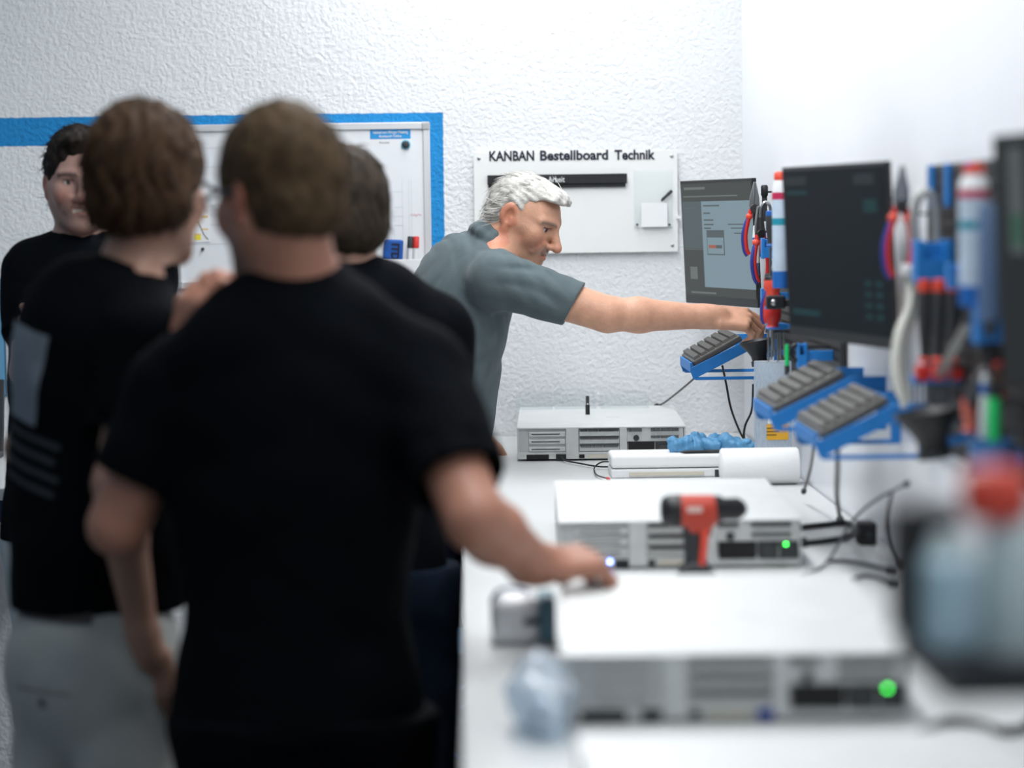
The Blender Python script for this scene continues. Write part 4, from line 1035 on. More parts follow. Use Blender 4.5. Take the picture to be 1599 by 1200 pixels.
t, sc, wd = monitor('nearest wall monitor, cut off by the right edge of the photo', (p[0] + 0.012, 3.12, p[2] - 0.335), (p[0] + 0.09, 2.60, p[2] - 0.335), 0.335, 0.045, scr_mat('screen_charcoal', (0.022, 0.026, 0.027), 0.9))
ui(0.10, 0.05, 0.20, 0.45, scr_mat('screen_grey_strip', (0.10, 0.12, 0.12), 0.9), 'grey_strip'); ui(0.12, 0.30, 0.18, 0.42, scr_mat('screen_green_strip', (0.03, 0.11, 0.07), 0.9), 'green_strip', 0.0024)

# ------------------------------------------------------------------ keyboards on blue wall brackets
def keyboard(label, blabel, far, near, top, foot, Zt, Zf):
    """far/near Y ends; top/foot X at the wall side (high) and front side (low)"""
    L = far - near; dx = top - foot; sl = math.atan2(Zt - Zf, dx); dep = math.hypot(dx, Zt - Zf)
    R = np.stack([np.array([0, -1.0, 0]), np.array([math.cos(sl), 0, math.sin(sl)]), np.cross((0, -1.0, 0), (math.cos(sl), 0, math.sin(sl)))], 1)
    if R[2, 2] < 0: R = np.stack([-R[:, 0], R[:, 1], -R[:, 2]], 1)
    t = thing('keyboard', label, 'keyboard', ((top + foot)/2, (far + near)/2, (Zt + Zf)/2), R, 'keyboards on blue brackets')
    MB().lohi((-L/2, -dep/2, 0), (L/2, dep/2, 0.016)).build('case', mat('grey_keyboard_case', (0.085, 0.083, 0.078), 0.5, var=0.08), t, 0.004)
    nr = 6; kd = dep*0.92/nr; nk = max(8, int(L/0.0195)); kw = (L - 0.016)/nk
    km = MB().add([(-kw*0.46, -kd*0.46, 0), (kw*0.46, -kd*0.46, 0), (kw*0.46, kd*0.46, 0), (-kw*0.46, kd*0.46, 0), (-kw*0.34, -kd*0.34, 0.009), (kw*0.34, -kd*0.34, 0.009), (kw*0.34, kd*0.34, 0.009), (-kw*0.34, kd*0.34, 0.009)],
                  [(3, 2, 1, 0), (4, 5, 6, 7), (0, 1, 5, 4), (1, 2, 6, 5), (2, 3, 7, 6), (3, 0, 4, 7)])
    first = None
    for r in range(nr):
        for k in range(nk):
            pos = (-L/2 + 0.008 + (k + 0.5)*kw, -dep*0.46 + (r + 0.5)*kd, 0.015)
            if first is None: first = km.build('key', grey_key, t); first.location = pos
            else:
                q = first.copy(); COL.objects.link(q); q.location = pos
    br = thing('keyboard_bracket', blabel, 'bracket', (WALL_X - 0.003, (far + near)/2, Zf - 0.02), None, 'blue keyboard brackets')
    b = np.array(br.location)
    for y in (near - 0.006, far - L*0.12):
        pt = lambda x, z: (x - b[0], z - b[2])
        f0, t0 = pt(foot - 0.012, Zf - 0.014), pt(top + 0.01, Zt - 0.012)
        wl = -0.0005; zb = Zf - 0.024 - b[2]
        MB().prism([f0, (f0[0] + 0.006, f0[1] - 0.016), (t0[0], t0[1] - 0.016), (wl, t0[1] - 0.016), (wl, t0[1] + 0.014), (t0[0], t0[1] + 0.014), (f0[0] - 0.002, f0[1] + 0.012)], (0, y - b[1], 0), (1, 0, 0), (0, 0, 1), 0.006).build('slanted_arm', blue_pl, br, 0.001)
        MB().lohi((f0[0] + 0.01, y - b[1] - 0.003, zb - 0.008), (wl, y - b[1] + 0.003, zb)).build('bottom_strut', blue_pl, br, 0.001)
        MB().lohi((wl - 0.018, y - b[1] - 0.003, zb), (wl, y - b[1] + 0.003, t0[1] - 0.01)).build('wall_post', blue_pl, br, 0.001)
    MB().lohi((foot - 0.014 - b[0], near - 0.006 - b[1], Zf - 0.012 - b[2]), (foot - 0.008 - b[0], far - L*0.12 - b[1], Zf + 0.012 - b[2])).build('front_lip', blue_pl, br, 0.001)
    return t
q0, q1 = W(1086, 574, 6.10), W(1160, 532, 6.10)
keyboard('farthest grey keyboard, under the lit monitor and the outstretched hand', 'blue bracket under the farthest keyboard', 6.42, 6.10, q1[0], q0[0], q1[2], q0[2])
q0, q1 = W(1286, 690, 4.14), W(1392, 632, 4.14)
keyboard('nearest grey keyboard, in front of the yellow-labelled clear holder', 'blue bracket of the nearest keyboard', 4.45, 4.15, q1[0], q0[0], q1[2], q0[2])
q0, q1 = W(1214, 648, 4.56), W(1322, 590, 4.56)
keyboard('grey keyboard just below the large dark monitor', 'blue bracket of the keyboard below the dark monitor', 4.86, 4.57, q1[0], q0[0], q1[2], q0[2])
# ------------------------------------------------------------------ tools on the wall
def pxl(Y): return F_PX/Y
panel_m = mat('black_pegboard', (0.03, 0.031, 0.03), 0.55, var=0.08, vscale=20)
def pegboard(label, y0, y1, z0, z1, strips):
    t = thing('pegboard', label, 'pegboard', (WALL_X - 0.003, (y0 + y1)/2, z0)); hy = (y1 - y0)/2
    MB().lohi((-0.012, -hy, 0), (0, hy, z1 - z0)).build('panel', panel_m, t, 0.002)
    hm = MB()
    ny, nz = int(hy*2/0.022), int((z1 - z0)/0.022)
    for i in range(ny):
        for j in range(nz): hm.box((-0.0124, -hy + 0.016 + i*0.022, 0.014 + j*0.022), (0.001, 0.008, 0.008))
    hm.build('peg_holes', hole, t)['kind'] = 'stuff'
    for f in strips: MB().box((-0.016, -hy + f*2*hy, z1 - z0 - 0.035), (0.008, 0.024, 0.07)).build('hanger_clip', blue_pl, t, 0.002)
    return t
pegboard('black pegboard between the lit monitor and the large dark monitor', 5.05, 6.12, 1.20, 1.655, (0.25, 0.6))
pegboard('black pegboard with blue clips between the two nearer monitors', 3.20, 4.10, 1.22, 1.692, (0.60, 0.78, 0.93))
def pliers(label, px, py0, py1, Y, rot=0.0, yaw=0.0):
    a, b = W(px, py1, Y), W(px, py0, Y); L = b[2] - a[2]
    t = thing('pliers', label, 'pliers', a, rotz(yaw) @ roty(rot), 'red and blue pliers'); k = L/0.18
    for s_ in (-1, 1):
        MB().prism([(s_*0.001*k, 0.115*k), (s_*0.013*k, 0.118*k), (s_*0.012*k, 0.14*k), (s_*0.003*k, 0.18*k), (s_*0.0008*k, 0.18*k)][::s_], (0, 0, 0), (1, 0, 0), (0, 0, 1), 0.008*k).build('jaw', steel, t, 0.001)
        MB().tube([(s_*0.007*k, 0, 0.112*k), (s_*0.014*k, 0, 0.085*k), (s_*0.020*k, 0, 0.05*k), (s_*0.017*k, 0, 0.015*k), (s_*0.010*k, 0, 0.0)], 0.0058*k, 8, smooth=4).build('handle_inner', red_pl, t, smooth=True)
        MB().tube([(s_*0.014*k, 0.001, 0.090*k), (s_*0.020*k, 0.001, 0.075*k), (s_*0.026*k, 0.001, 0.045*k), (s_*0.022*k, 0.001, 0.012*k), (s_*0.014*k, 0.001, -0.003*k)], 0.0052*k, 8, smooth=4).build('handle_grip', mat('violet_blue_rubber', (0.03, 0.045, 0.28), 0.5, var=0.06), t, smooth=True)
        MB().lathe((s_*0.012*k, -0.008*k, 0.094*k), (0, 1, 0), [(0.004*k, 0), (0.0085*k, 0.004*k), (0.0085*k, 0.012*k), (0.004*k, 0.016*k)], 12).build('thumb_guard', orange_red, t, smooth=True)
    MB().lohi((0.0, -0.002, 0.100*k), (WALL_X - 0.016 - a[0], 0.002, 0.104*k)).build('hanger_peg', dark_pl, t)
    MB().lathe((0, -0.007*k, 0.114*k), (0, 1, 0), [(0.010*k, 0), (0.011*k, 0.002*k), (0.011*k, 0.012*k), (0.010*k, 0.014*k)], 16).build('pivot', mat('dark_tool_steel', (0.10, 0.10, 0.10), 0.35, 0.8, var=0.1), t, smooth=True)
    return t
def lathed(name, label, cat, px, py0, py1, Y, segs, tilt=0.0, group=None, tiltx=0.0, peg=True):
    """segs: (part name, material, [(r, t0..t1 fractions of the height)])"""
    a, b = W(px, py1, Y), W(px, py0, Y); L = b[2] - a[2]
    t = thing(name, label, cat, a, roty(tilt) @ rotx(tiltx), group)
    if peg: MB().lohi((0.002, -0.003, L*0.8), (WALL_X - 0.016 - a[0], 0.003, L*0.8 + 0.006)).build('hanger_peg', dark_pl, t)
    for nm, m_, prof in segs: MB().lathe((0, 0, 0), (0, 0, 1), [(r, f*L) for r, f in prof], 18).build(nm, m_, t, smooth=True)
    return t
labw = mat('pale_tube_label', (0.55, 0.66, 0.78), 0.4, var=0.08, vscale=30); teal = mat('teal_label', (0.02, 0.30, 0.40), 0.4, var=0.08); pink = mat('crimson_label', (0.55, 0.03, 0.10), 0.4, var=0.05)
labb = mat('deep_blue_label', (0.02, 0.14, 0.48), 0.4, var=0.05); slate = mat('slate_blue_tube', (0.10, 0.16, 0.28), 0.4, var=0.05)
def spray(label, px, py0, py1, Y, r):
    return lathed('spray_can', label, 'spray can', px, py0, py1, Y, [
        ('base_band', labb, [(r*0.97, 0), (r, 0.02), (r, 0.14), (r, 0.145)]), ('lower_label', labw, [(r, 0.145), (r, 0.54)]), ('teal_stripe', teal, [(r*1.005, 0.54), (r*1.005, 0.60)]),
        ('middle_label', labw, [(r, 0.60), (r, 0.76)]), ('crimson_stripe', pink, [(r*1.005, 0.76), (r*1.005, 0.82)]), ('shoulder', white_pl, [(r, 0.82), (r*0.9, 0.88), (r*0.62, 0.93)]),
        ('cap', orange_red, [(r*0.66, 0.925), (r*0.72, 0.94), (r*0.70, 0.985), (r*0.45, 1.0)])])
def holder(label, px, py, Y, w_, h_, d_, rot=0.0):
    q = W(px, py, Y); t = thing('tool_holder', label, 'holder', (q[0], q[1], q[2] - h_/2), rotz(rot), 'blue tool holders')
    for s_ in (-1, 1): MB().box((s_*(w_/2 - w_*0.12), 0, h_/2), (w_*0.24, d_, h_)).build('cheek', blue_pl, t, 0.0015)
    MB().box((0, d_*0.30, h_/2), (w_*0.6, d_*0.38, h_*0.9)).build('back_block', blue_pl, t, 0.0015)
    MB().box((0, -d_*0.42, h_*0.3), (w_*0.6, d_*0.14, h_*0.5)).build('front_lip', blue_pl, t, 0.001)
    MB().lohi((w_/2 - 0.002, -0.006, h_*0.3), (max(w_/2 + 0.004, WALL_X - 0.016 - q[0]), 0.006, h_*0.7)).build('peg', blue_pl, t, 0.001)
    return t
def driver(label, px, py0, py1, Y, hm, gm_, tilt=0.0, group='screwdrivers on the tool wall', split=0.5, r=0.012, down=True):
    """handle at the top, shaft below"""
    a, b = W(px, py1, Y), W(px, py0, Y); L = b[2] - a[2]; t = thing('screwdriver', label, 'screwdriver', a, roty(tilt), group)
    MB().lathe((0, 0, L*(1 - split)), (0, 0, 1), [(r*0.45, 0), (r*0.8, 0.02*L), (r*0.62, 0.08*L), (r, split*L*0.5), (r, split*L*0.85), (r*0.7, split*L)], 14).build('handle', hm, t, smooth=True)
    MB().lathe((0, 0, L*(1 - split*0.16)), (0, 0, 1), [(r*0.86, 0), (r*1.02, 0.02*L), (r*0.9, split*0.16*L), (r*0.5, split*0.165*L + 0.001)], 14).build('end_cap', gm_, t, smooth=True)
    MB().lathe((0, 0, L*(1 - split) - 0.001), (0, 0, 1), [(r*0.75, 0), (r*0.95, 0.02*L), (r*0.7, 0.05*L)], 14).build('collar', gm_, t, smooth=True)
    MB().cyl((0, 0, 0), (0, 0, L*(1 - split)), 0.0025, n=10).build('shaft', steel, t, smooth=True)
    MB().lohi((0.002, -0.003, L*(1 - split) - 0.01), (WALL_X - 0.016 - a[0], 0.003, L*(1 - split) - 0.004)).build('hanger_peg', dark_pl, t)
    return t
def dish(label, px, py, Y, r, h_):
    q = W(px, py, Y); t = thing('parts_dish', label, 'dish', (q[0], q[1], q[2] - h_), roty(-0.16), 'black parts dishes')
    MB().lathe((0, 0, 0), (0, 0, 1), [(r*0.42, 0), (r*0.46, h_*0.25), (r*0.62, h_*0.5), (r*0.98, h_*0.9), (r, h_), (r*0.93, h_), (r*0.80, h_*0.86), (r*0.3, h_*0.7)], 28).build('bowl', black_pl, t, smooth=True)
    MB().lathe((0, 0, -0.012), (0, 0, 1), [(r*0.5, 0), (r*0.5, 0.012)], 24).build('foot', dark_pl, t, smooth=True)
    MB().lohi((r*0.3, -0.008, 0.004), (max(r*0.35, WALL_X - 0.018 - q[0]), 0.008, 0.016)).build('wall_arm', blue_pl, t, 0.001)
    return t
def bits(label, px, py0, py1, Y, n, w_, m_=None):
    a, b = W(px, py1, Y), W(px, py0, Y); L = b[2] - a[2]; t = thing('bit_rack', label, 'bit rack', a, None, 'bit racks')
    MB().lohi((-w_/2, -0.012, L - 0.014), (w_/2, 0.012, L)).build('rail', blue_pl, t, 0.0015)
    MB().lohi((w_/2 - 0.004, -0.006, L - 0.012), (max(w_/2, WALL_X - 0.016 - a[0]), 0.006, L - 0.002)).build('peg', blue_pl, t)
    first = None
    for i in range(n):
        x = -w_/2 + (i + 0.5)*w_/n
        if first is None: first = MB().lathe((0, 0, 0), (0, 0, 1), [(0.0012, 0), (0.0026, 0.008), (0.0026, L - 0.012)], 8).build('bit', m_ or steel, t, smooth=True); first.location = (x, 0, 0)
        else:
            q = first.copy(); COL.objects.link(q); q.location = (x, 0.004*(-1)**i, 0.006*(i % 3))
    return t
# far cluster
pliers('pliers with red and blue grips hanging beside the lit monitor', 1176, 284, 398, 6.10, 0.03)
pliers('second pliers close to the lit monitor, partly behind a white marker', 1190, 322, 440, 5.92, -0.05, 0.5)
mk = [('barrel', white_pl, [(0.0085, 0), (0.009, 0.05), (0.009, 0.70)]), ('blue_band', labb, [(0.0093, 0.62), (0.0093, 0.68)]), ('cap', slate, [(0.0095, -0.30), (0.0098, -0.28), (0.0098, 0.02)]), ('tail', white_pl, [(0.009, 0.70), (0.007, 0.98), (0.004, 1.0)])]
lathed('marker', 'white marker with blue bands hanging under the pliers by the lit monitor', 'marker', 1181, 352, 412, 6.0, mk)
q = W(1197, 330, 5.9); t = thing('hook_tool', 'small bent steel hook tool next to the far pliers', 'hook', W(1197, 372, 5.9))
MB().tube([(0.010, 0, 0), (0.012, 0, 0.05), (0.008, 0, 0.078), (-0.002, 0, 0.088), (-0.012, 0, 0.075), (-0.014, 0, 0.05)], 0.004, 8, smooth=4).build('hook', steel, t, smooth=True)
MB().box((0.010, 0, -0.006), (0.012, 0.012, 0.03)).build('grip', dark_pl, t, 0.002)
holder('small blue tool holder left of the far spray can', 1199, 388, 5.85, 0.032, 0.05, 0.03)
spray('far white spray can with a red cap, at the left edge of the dark monitor', 1218, 268, 450, 5.28, 0.0165)
driver('red-handled screwdriver low on the far tool cluster', 1196, 428, 520, 5.75, red_pl, dark_pl, 0.1, split=0.45, r=0.016)
driver('orange and black screwdriver next to the far spray can foot', 1210, 432, 530, 5.45, orange_red, black_pl, -0.06, split=0.4, r=0.015)
t = thing('clamp', 'black clamp with a steel knob under the far spray can', 'clamp', W(1211, 482, 5.35)); 
MB().box((0, 0, 0.014), (0.042, 0.028, 0.030)).build('body', black_pl, t, 0.004)
MB().lathe((-0.006, -0.014, 0.014), (0, -1, 0), [(0.006, 0), (0.007, 0.004), (0.004, 0.007)], 14).build('knob', steel, t, smooth=True)
MB().lohi((0.018, -0.006, 0.006), (WALL_X - 0.016 - t.location.x, 0.006, 0.018)).build('peg', black_pl, t)
driver('short red screwdriver just below the black clamp', 1207, 478, 548, 5.4, red_pl, labb, 0.0, split=0.5, r=0.019)
bits('blue rack of thin bits below the far tools', 1212, 505, 566, 5.45, 6, 0.042)
holder('blue holder under the left edge of the dark monitor', 1252, 556, 5.15, 0.020, 0.055, 0.03)
lathed('marker', 'bright green marker below the left corner of the dark monitor', 'marker', 1229, 538, 572, 5.2, [('barrel', mat('bright_green_plastic', (0.02, 0.62, 0.16), 0.4, var=0.05), [(0.0048, 0), (0.005, 0.7), (0.004, 1.0)]), ('cap', dark_pl, [(0.0054, -0.4), (0.0056, 0.02)])])
t = thing('tape_ring', 'small black ring of tape hanging under the dark monitor', 'tape', W(1243, 562, 5.15))
MB().tube([(0.011*math.cos(a), 0.0, 0.016 + 0.016*math.sin(a)) for a in np.linspace(0, 2*math.pi, 21)], 0.0045, 8).build('ring', black_pl, t, smooth=True)
dish('black parts dish just below the outstretched hand', 1186, 531, 5.82, 0.042, 0.050)
q = W(1194, 346, 5.98); t = thing('flat_file', 'black flat file hanging behind the far pliers', 'file', q)
MB().lohi((-0.0065, -0.002, 0.0), (0.0065, 0.002, 0.062)).build('blade', dark_pl, t, 0.0005); MB().lathe((0, 0, 0.060), (0, 0, 1), [(0.006, 0), (0.009, 0.006), (0.009, 0.026), (0.006, 0.030)], 12).build('handle', black_pl, t, smooth=True)
MB().lohi((0.0, -0.002, 0.070), (WALL_X - 0.016 - q[0], 0.002, 0.075)).build('hanger_peg', dark_pl, t)
pliers('silver-jawed pliers lowest in the far cluster, under the blue holder', 1201, 400, 505, 5.70, 0.12, 0.3)
holder('small blue tool holder under the far pliers, beside the outstretched hand', 1198, 462, 5.80, 0.030, 0.036, 0.03)
driver('blue-capped black screwdriver hanging between the far pliers and spray can', 1203, 330, 440, 5.62, dark_pl, labb, 0.0, split=0.5, r=0.010)
# middle cluster
pliers('large pliers with red and blue grips right of the dark monitor', 1404, 258, 432, 4.08, 0.03)
t = thing('tie_bundle', 'bundle of white cable ties hanging right of the dark monitor', 'cable ties', W(1412, 640, 4.0)); bb = np.array(t.location)
for i, (dx, sg) in enumerate(((0, 1), (0.008, -1), (-0.007, 1), (0.004, -1))):
    MB().tube([W(x + dx*900, y, 4.0 + 0.006*i) - bb for x, y in ((1424, 420), (1424, 470 + 6*i), (1408, 520), (1402, 570 + 5*i), (1412, 636 - 8*i))], 0.0062, 8, smooth=5).build('tie', mat('ivory_nylon', (0.72, 0.72, 0.66), 0.45, var=0.04), t, smooth=True)
MB().box(W(1423, 422, 4.0) - bb, (0.03, 0.03, 0.018)).build('band', white_pl, t, 0.003)
t = thing('snips', 'grey arched shears held in the blue block right of the pliers', 'shears', W(1446, 384, 3.92)); 
MB().tube([(-0.016, 0, 0), (-0.020, 0, 0.04), (-0.012, 0, 0.078), (0.004, 0, 0.086), (0.014, 0, 0.066), (0.018, 0, 0.03), (0.018, 0, 0)], 0.0075, 8, smooth=4).build('handle_loop', mat('grey_grip', (0.36, 0.37, 0.36), 0.45, 0.2, var=0.05), t, smooth=True)
MB().box((0, 0, -0.012), (0.045, 0.012, 0.03)).build('blade_root', steel, t, 0.002)
holder('big blue tool holder right of the large red pliers', 1456, 408, 3.88, 0.060, 0.068, 0.04)
holder('narrow blue tool holder left of the nearer spray can', 1490, 432, 3.72, 0.020, 0.040, 0.03)
spray('nearer white spray can with a red cap beside the cut-off monitor', 1521, 256, 478, 3.42, 0.0215)
lathed('sealant_tube', 'slate blue sealant tube between the spray can and the cut-off monitor', 'tube', 1546, 318, 500, 3.30, [('tube', slate, [(0.016, 0), (0.016, 0.95), (0.012, 1.0)]), ('nozzle', dark_pl, [(0.006, -0.15), (0.010, -0.02), (0.016, 0.02)])])
for i, px in enumerate((1444, 1464, 1485)):
    driver(['black screwdriver with red tip, leftmost of three under the big blue holder', 'black screwdriver with red tip, middle of three under the big blue holder', 'black screwdriver with red tip, rightmost of three under the big blue holder'][i],
           px, 438, 600, 3.86 - 0.05*i, dark_pl, orange_red, 0.02*i, split=0.78, r=0.0115)
t = thing('red_clip', 'red plastic tool clip row above the bits rack', 'clip', W(1466, 592, 3.80)); 
for i in range(3): MB().box((-0.026 + i*0.026, 0, 0.010), (0.022, 0.026, 0.024)).build('clip', red_pl, t, 0.004)
MB().box((0, 0.008, -0.003), (0.08, 0.012, 0.008)).build('rail', blue_pl, t, 0.001)
bits('blue rack of grey bits right of the nearest keyboard', 1462, 586, 662, 3.85, 9, 0.078, mat('grey_bit_steel', (0.20, 0.21, 0.22), 0.35, 0.7, var=0.1))
t = thing('steel_ruler', 'slanted grey steel ruler in front of the red clips', 'ruler', W(1466, 588, 3.70)); e = W(1518, 492, 3.66) - np.array(t.location)
u_ = unit(e); sd = unit(np.cross(u_, (0, 1, 0))); L_ = np.linalg.norm(e)
MB().prism([(-0.007, 0), (0.007, 0), (0.007, L_), (-0.007, L_)], (0, 0, 0), sd, u_, 0.002).build('blade', mat('brushed_grey', (0.42, 0.42, 0.40), 0.4, 0.5, var=0.05), t)
MB().box(u_*(L_ - 0.008), (0.02, 0.008, 0.014)).build('end_stop', dark_pl, t, 0.002)
holder('blue holder at the foot of the nearer spray can', 1548, 505, 3.40, 0.050, 0.058, 0.04)
dish('black parts dish right of the nearest keyboard', 1458, 640, 3.66, 0.052, 0.062)
lathed('marker', 'white and blue marker standing right of the black dish', 'marker', 1537, 584, 690, 3.42, [('barrel', white_pl, [(0.0075, 0), (0.008, 0.03), (0.008, 0.78)]), ('cap', labb, [(0.0086, 0.70), (0.0086, 0.86)]), ('tip', white_pl, [(0.0075, 0.86), (0.006, 1.0)])], 0.03)
lathed('marker', 'green marker standing in the blue cup at the right', 'marker', 1552, 618, 700, 3.36, [('barrel', mat('bright_green_plastic'), [(0.0085, 0), (0.009, 0.05), (0.009, 0.95), (0.007, 1.0)]), ('cap', dark_pl, [(0.0095, 0.98), (0.009, 1.25)])])
t = thing('pen_cup', 'blue wall cup holding the white and green markers', 'cup', W(1548, 738, 3.38))
MB().lathe((0, 0, 0), (0, 0, 1), [(0.027, 0), (0.030, 0.003), (0.032, 0.046), (0.029, 0.046), (0.027, 0.006)], 20).build('cup', mat('dusty_blue_plastic', (0.06, 0.19, 0.45), 0.5, var=0.05), t, smooth=True)
MB().lohi((0.026, -0.008, 0.01), (WALL_X - 0.016 - t.location.x, 0.008, 0.03)).build('arm', blue_pl, t)
driver('salmon-handled screwdriver left of the white marker', 1515, 622, 742, 3.48, mat('salmon_plastic', (0.62, 0.16, 0.11), 0.4, var=0.05), red_pl, split=0.42, r=0.0125)
driver('brown-handled screwdriver behind the green marker', 1563, 566, 700, 3.42, mat('brown_plastic', (0.16, 0.07, 0.04), 0.4, var=0.05), red_pl, split=0.4, r=0.012)
t = thing('heat_gun', 'black tool hanging below the blue holder at the right', 'tool', W(1556, 610, 3.46))
MB().lathe((0, 0, 0.02), (0, 0, 1), [(0.012, 0), (0.024, 0.03), (0.026, 0.07), (0.018, 0.085)], 16).build('body', black_pl, t, smooth=True)
MB().tube([(0, 0, 0.03), (-0.02, 0, 0.015), (-0.036, 0, -0.02)], 0.013, 10, smooth=4).build('grip', dark_pl, t, smooth=True)
MB().cyl((0.0, 0, 0.10), (0.0, 0, 0.125), 0.008).build('nozzle', steel, t, smooth=True)
# ------------------------------------------------------------------ things lying on the bench
def s_at(Y): return F_PX/Y
q = WZ(1092, 916, BENCH); Yd = 4.10; X = W(1085, 900, Yd)[0]
t = thing('cordless_drill', 'red and black cordless drill standing between two servers', 'drill', (X, Yd, BENCH))
Zb = W(1085, 797, Yd)[2] - BENCH
MB().lohi((-0.030, -0.032, 0), (0.036, 0.032, 0.024)).build('battery', black_pl, t, 0.006)
S = Sdf(); S.cone((0.0, 0, 0.035), (-0.003, 0, Zb - 0.01), 0.017, 0.019, 0.01); S.box((0.0, 0, 0.030), (0.026, 0.026, 0.008), 0.007, 0.012)
sdf_obj('handle', S, 0.003, dark_pl, t, (0, 0, 0))
MB().prism([(0.004, 0.030), (0.016, 0.030), (0.026, Zb - 0.01), (0.012, Zb - 0.01)], (0, 0, 0), (1, 0, 0), (0, 0, 1), 0.044).build('grip_stripe', orange_red, t, 0.003)
S = Sdf(); S.cone((-0.024, 0, Zb), (0.026, 0, Zb), 0.027, 0.026, 0.01); S.box((0.008, 0, Zb - 0.024), (0.020, 0.022, 0.016), 0.01, 0.014)
dr = mat('drill_red', (0.52, 0.055, 0.03), 0.45, var=0.06)
sdf_obj('motor_housing', S, 0.003, dr, t, (0, 0, 0))
MB().lathe((-0.030, 0, Zb), (-1, 0, 0), [(0.0275, -0.006), (0.028, 0.012), (0.022, 0.025), (0.012, 0.028)], 20).build('rear_cap', black_pl, t, smooth=True)
ck = MB().lathe((0.030, 0, Zb + 0.001), (1, 0, 0), [(0.024, 0), (0.0235, 0.014), (0.019, 0.020), (0.0195, 0.045), (0.012, 0.056), (0.005, 0.060)], 20).build('chuck', black_pl, t, smooth=True)
MB().box((-0.002, -0.0268, Zb + 0.004), (0.026, 0.002, 0.010)).build('badge', mat('pale_badge', (0.75, 0.55, 0.50), 0.5, var=0.03), t, 0.0005)
MB().prism([(0.020, Zb - 0.048), (0.030, Zb - 0.04), (0.026, Zb - 0.026), (0.018, Zb - 0.028)], (0, 0, 0), (1, 0, 0), (0, 0, 1), 0.016).build('trigger', black_pl, t, 0.002)
# white box with black pen, gloves and roll
a, b = W(955, 752, 5.78), W(1178, 712, 5.78)
t = thing('foam_box', 'low white foam box on the bench behind the middle server', 'box', ((a[0] + b[0])/2, 5.86, BENCH)); hw = (b[0] - a[0])/2
MB().lohi((-hw, -0.07, 0), (hw, 0.07, 0.022)).build('lower_half', white_pl, t, 0.004)
MB().lohi((-hw, -0.072, 0.024), (hw, 0.07, 0.056)).build('lid', mat('white_foam', (0.84, 0.85, 0.85), 0.8, var=0.02), t, 0.008, seg=3)
MB().lohi((hw*0.45, -0.0735, 0.002), (hw*0.62, -0.070, 0.018)).build('dark_label', dark_pl, t)
MB().lohi((-hw*0.75, -0.0735, 0.006), (hw*0.30, -0.070, 0.014)).build('pale_label', mat('cream_label'), t)
t = thing('pen', 'black pen lying in front of the blue gloves on the foam box', 'pen', W(1062, 731, 5.80) + v3((0, 0, 0.004))); t.location.z = BENCH + 0.0605
MB().lathe((0, 0, 0), (1, 0.06, 0), [(0.0015, 0), (0.004, 0.012), (0.004, 0.07)], 12).build('barrel', black_pl, t, smooth=True)
MB().lathe((0.068, 0.004, 0), (1, 0.06, 0), [(0.0045, 0), (0.0045, 0.03), (0.003, 0.034)], 12).build('cap', dark_pl, t, smooth=True)
gb = W(1100, 712, 5.86); glove_m = mat('blue_nitrile', (0.10, 0.30, 0.52), 0.5, var=0.15, vscale=40, bump=0.5, bscale=120)
def glove(label, loc, seeds, sz, yaw):
    rg = np.random.default_rng(seeds); S = Sdf()
    t = thing('rubber_glove', label, 'glove', loc, rotz(yaw), 'crumpled blue gloves')
    S.ball((0, 0, 0.016), (0.036*sz, 0.03*sz, 0.020*sz), 0.012); S.ball((0.012*sz, 0.008*sz, 0.030*sz), (0.020*sz, 0.018*sz, 0.016*sz), 0.01)
    for i in range(5):
        a = -0.9 + i*0.42; p0 = v3((0.03*math.cos(a), 0.026*math.sin(a), 0.012))*sz; p1 = p0 + v3((0.035*math.cos(a), 0.03*math.sin(a), rg.uniform(-0.002, 0.03)))*sz*0.75; p2 = p1 + v3((rg.uniform(-0.02, 0.015), rg.uniform(-0.02, 0.02), rg.uniform(-0.01, 0.014)))*sz
        p1[2] = max(p1[2], 0.009); p2[2] = max(p2[2], 0.009); S.chain([p0, p1, p2], [0.010*sz, 0.009*sz, 0.007*sz], 0.008)
    S.cone((-0.03*sz, 0, 0.014), (-0.066*sz, 0.008*sz, 0.018), 0.016*sz, 0.014*sz, 0.012)
    S.disp = fold_fn(0.006, seeds, 5.0)
    S.box((0, 0, -0.05), (0.3, 0.3, 0.05), 0, 0.001, 's')
    sdf_obj('glove', S, 0.0028, glove_m, t, (0, 0, 0))
glove('crumpled blue glove on the left of the pair on the foam box', (gb[0] - 0.018, 5.865, BENCH + 0.0565), 3, 0.95, 0.4)
glove('crumpled blue glove on the right of the pair, with a finger sticking up', (gb[0] + 0.064, 5.850, BENCH + 0.0565), 8, 0.85, 2.4)
a, b = W(1128, 765, 5.58), W(1250, 765, 5.58)
t = thing('paper_roll', 'white paper roll lying on the bench under the yellow label', 'roll', (a[0], 5.62, BENCH + 0.043)); L_ = b[0] - a[0]
MB().lathe((0, 0, 0), (1, 0, 0), [(0.039, 0), (0.043, 0.004), (0.043, L_ - 0.004), (0.039, L_)], 32).build('roll', mat('white_tissue', (0.83, 0.84, 0.84), 0.85, bump=0.2, bscale=90, var=0.02), t, smooth=True)
MB().lathe((L_, 0, 0), (1, 0, 0), [(0.016, -0.002), (0.016, 0.001)], 20).build('core', mat('cardboard', (0.35, 0.25, 0.15), 0.8, var=0.1), t, smooth=True)
a, b = W(1182, 566, 5.72), W(1238, 700, 5.72)
t = thing('document_holder', 'clear document holder with a yellow label above the paper roll', 'holder', ((a[0] + b[0])/2, 5.76, BENCH)); hw = (b[0] - a[0])/2; H = a[2] - BENCH
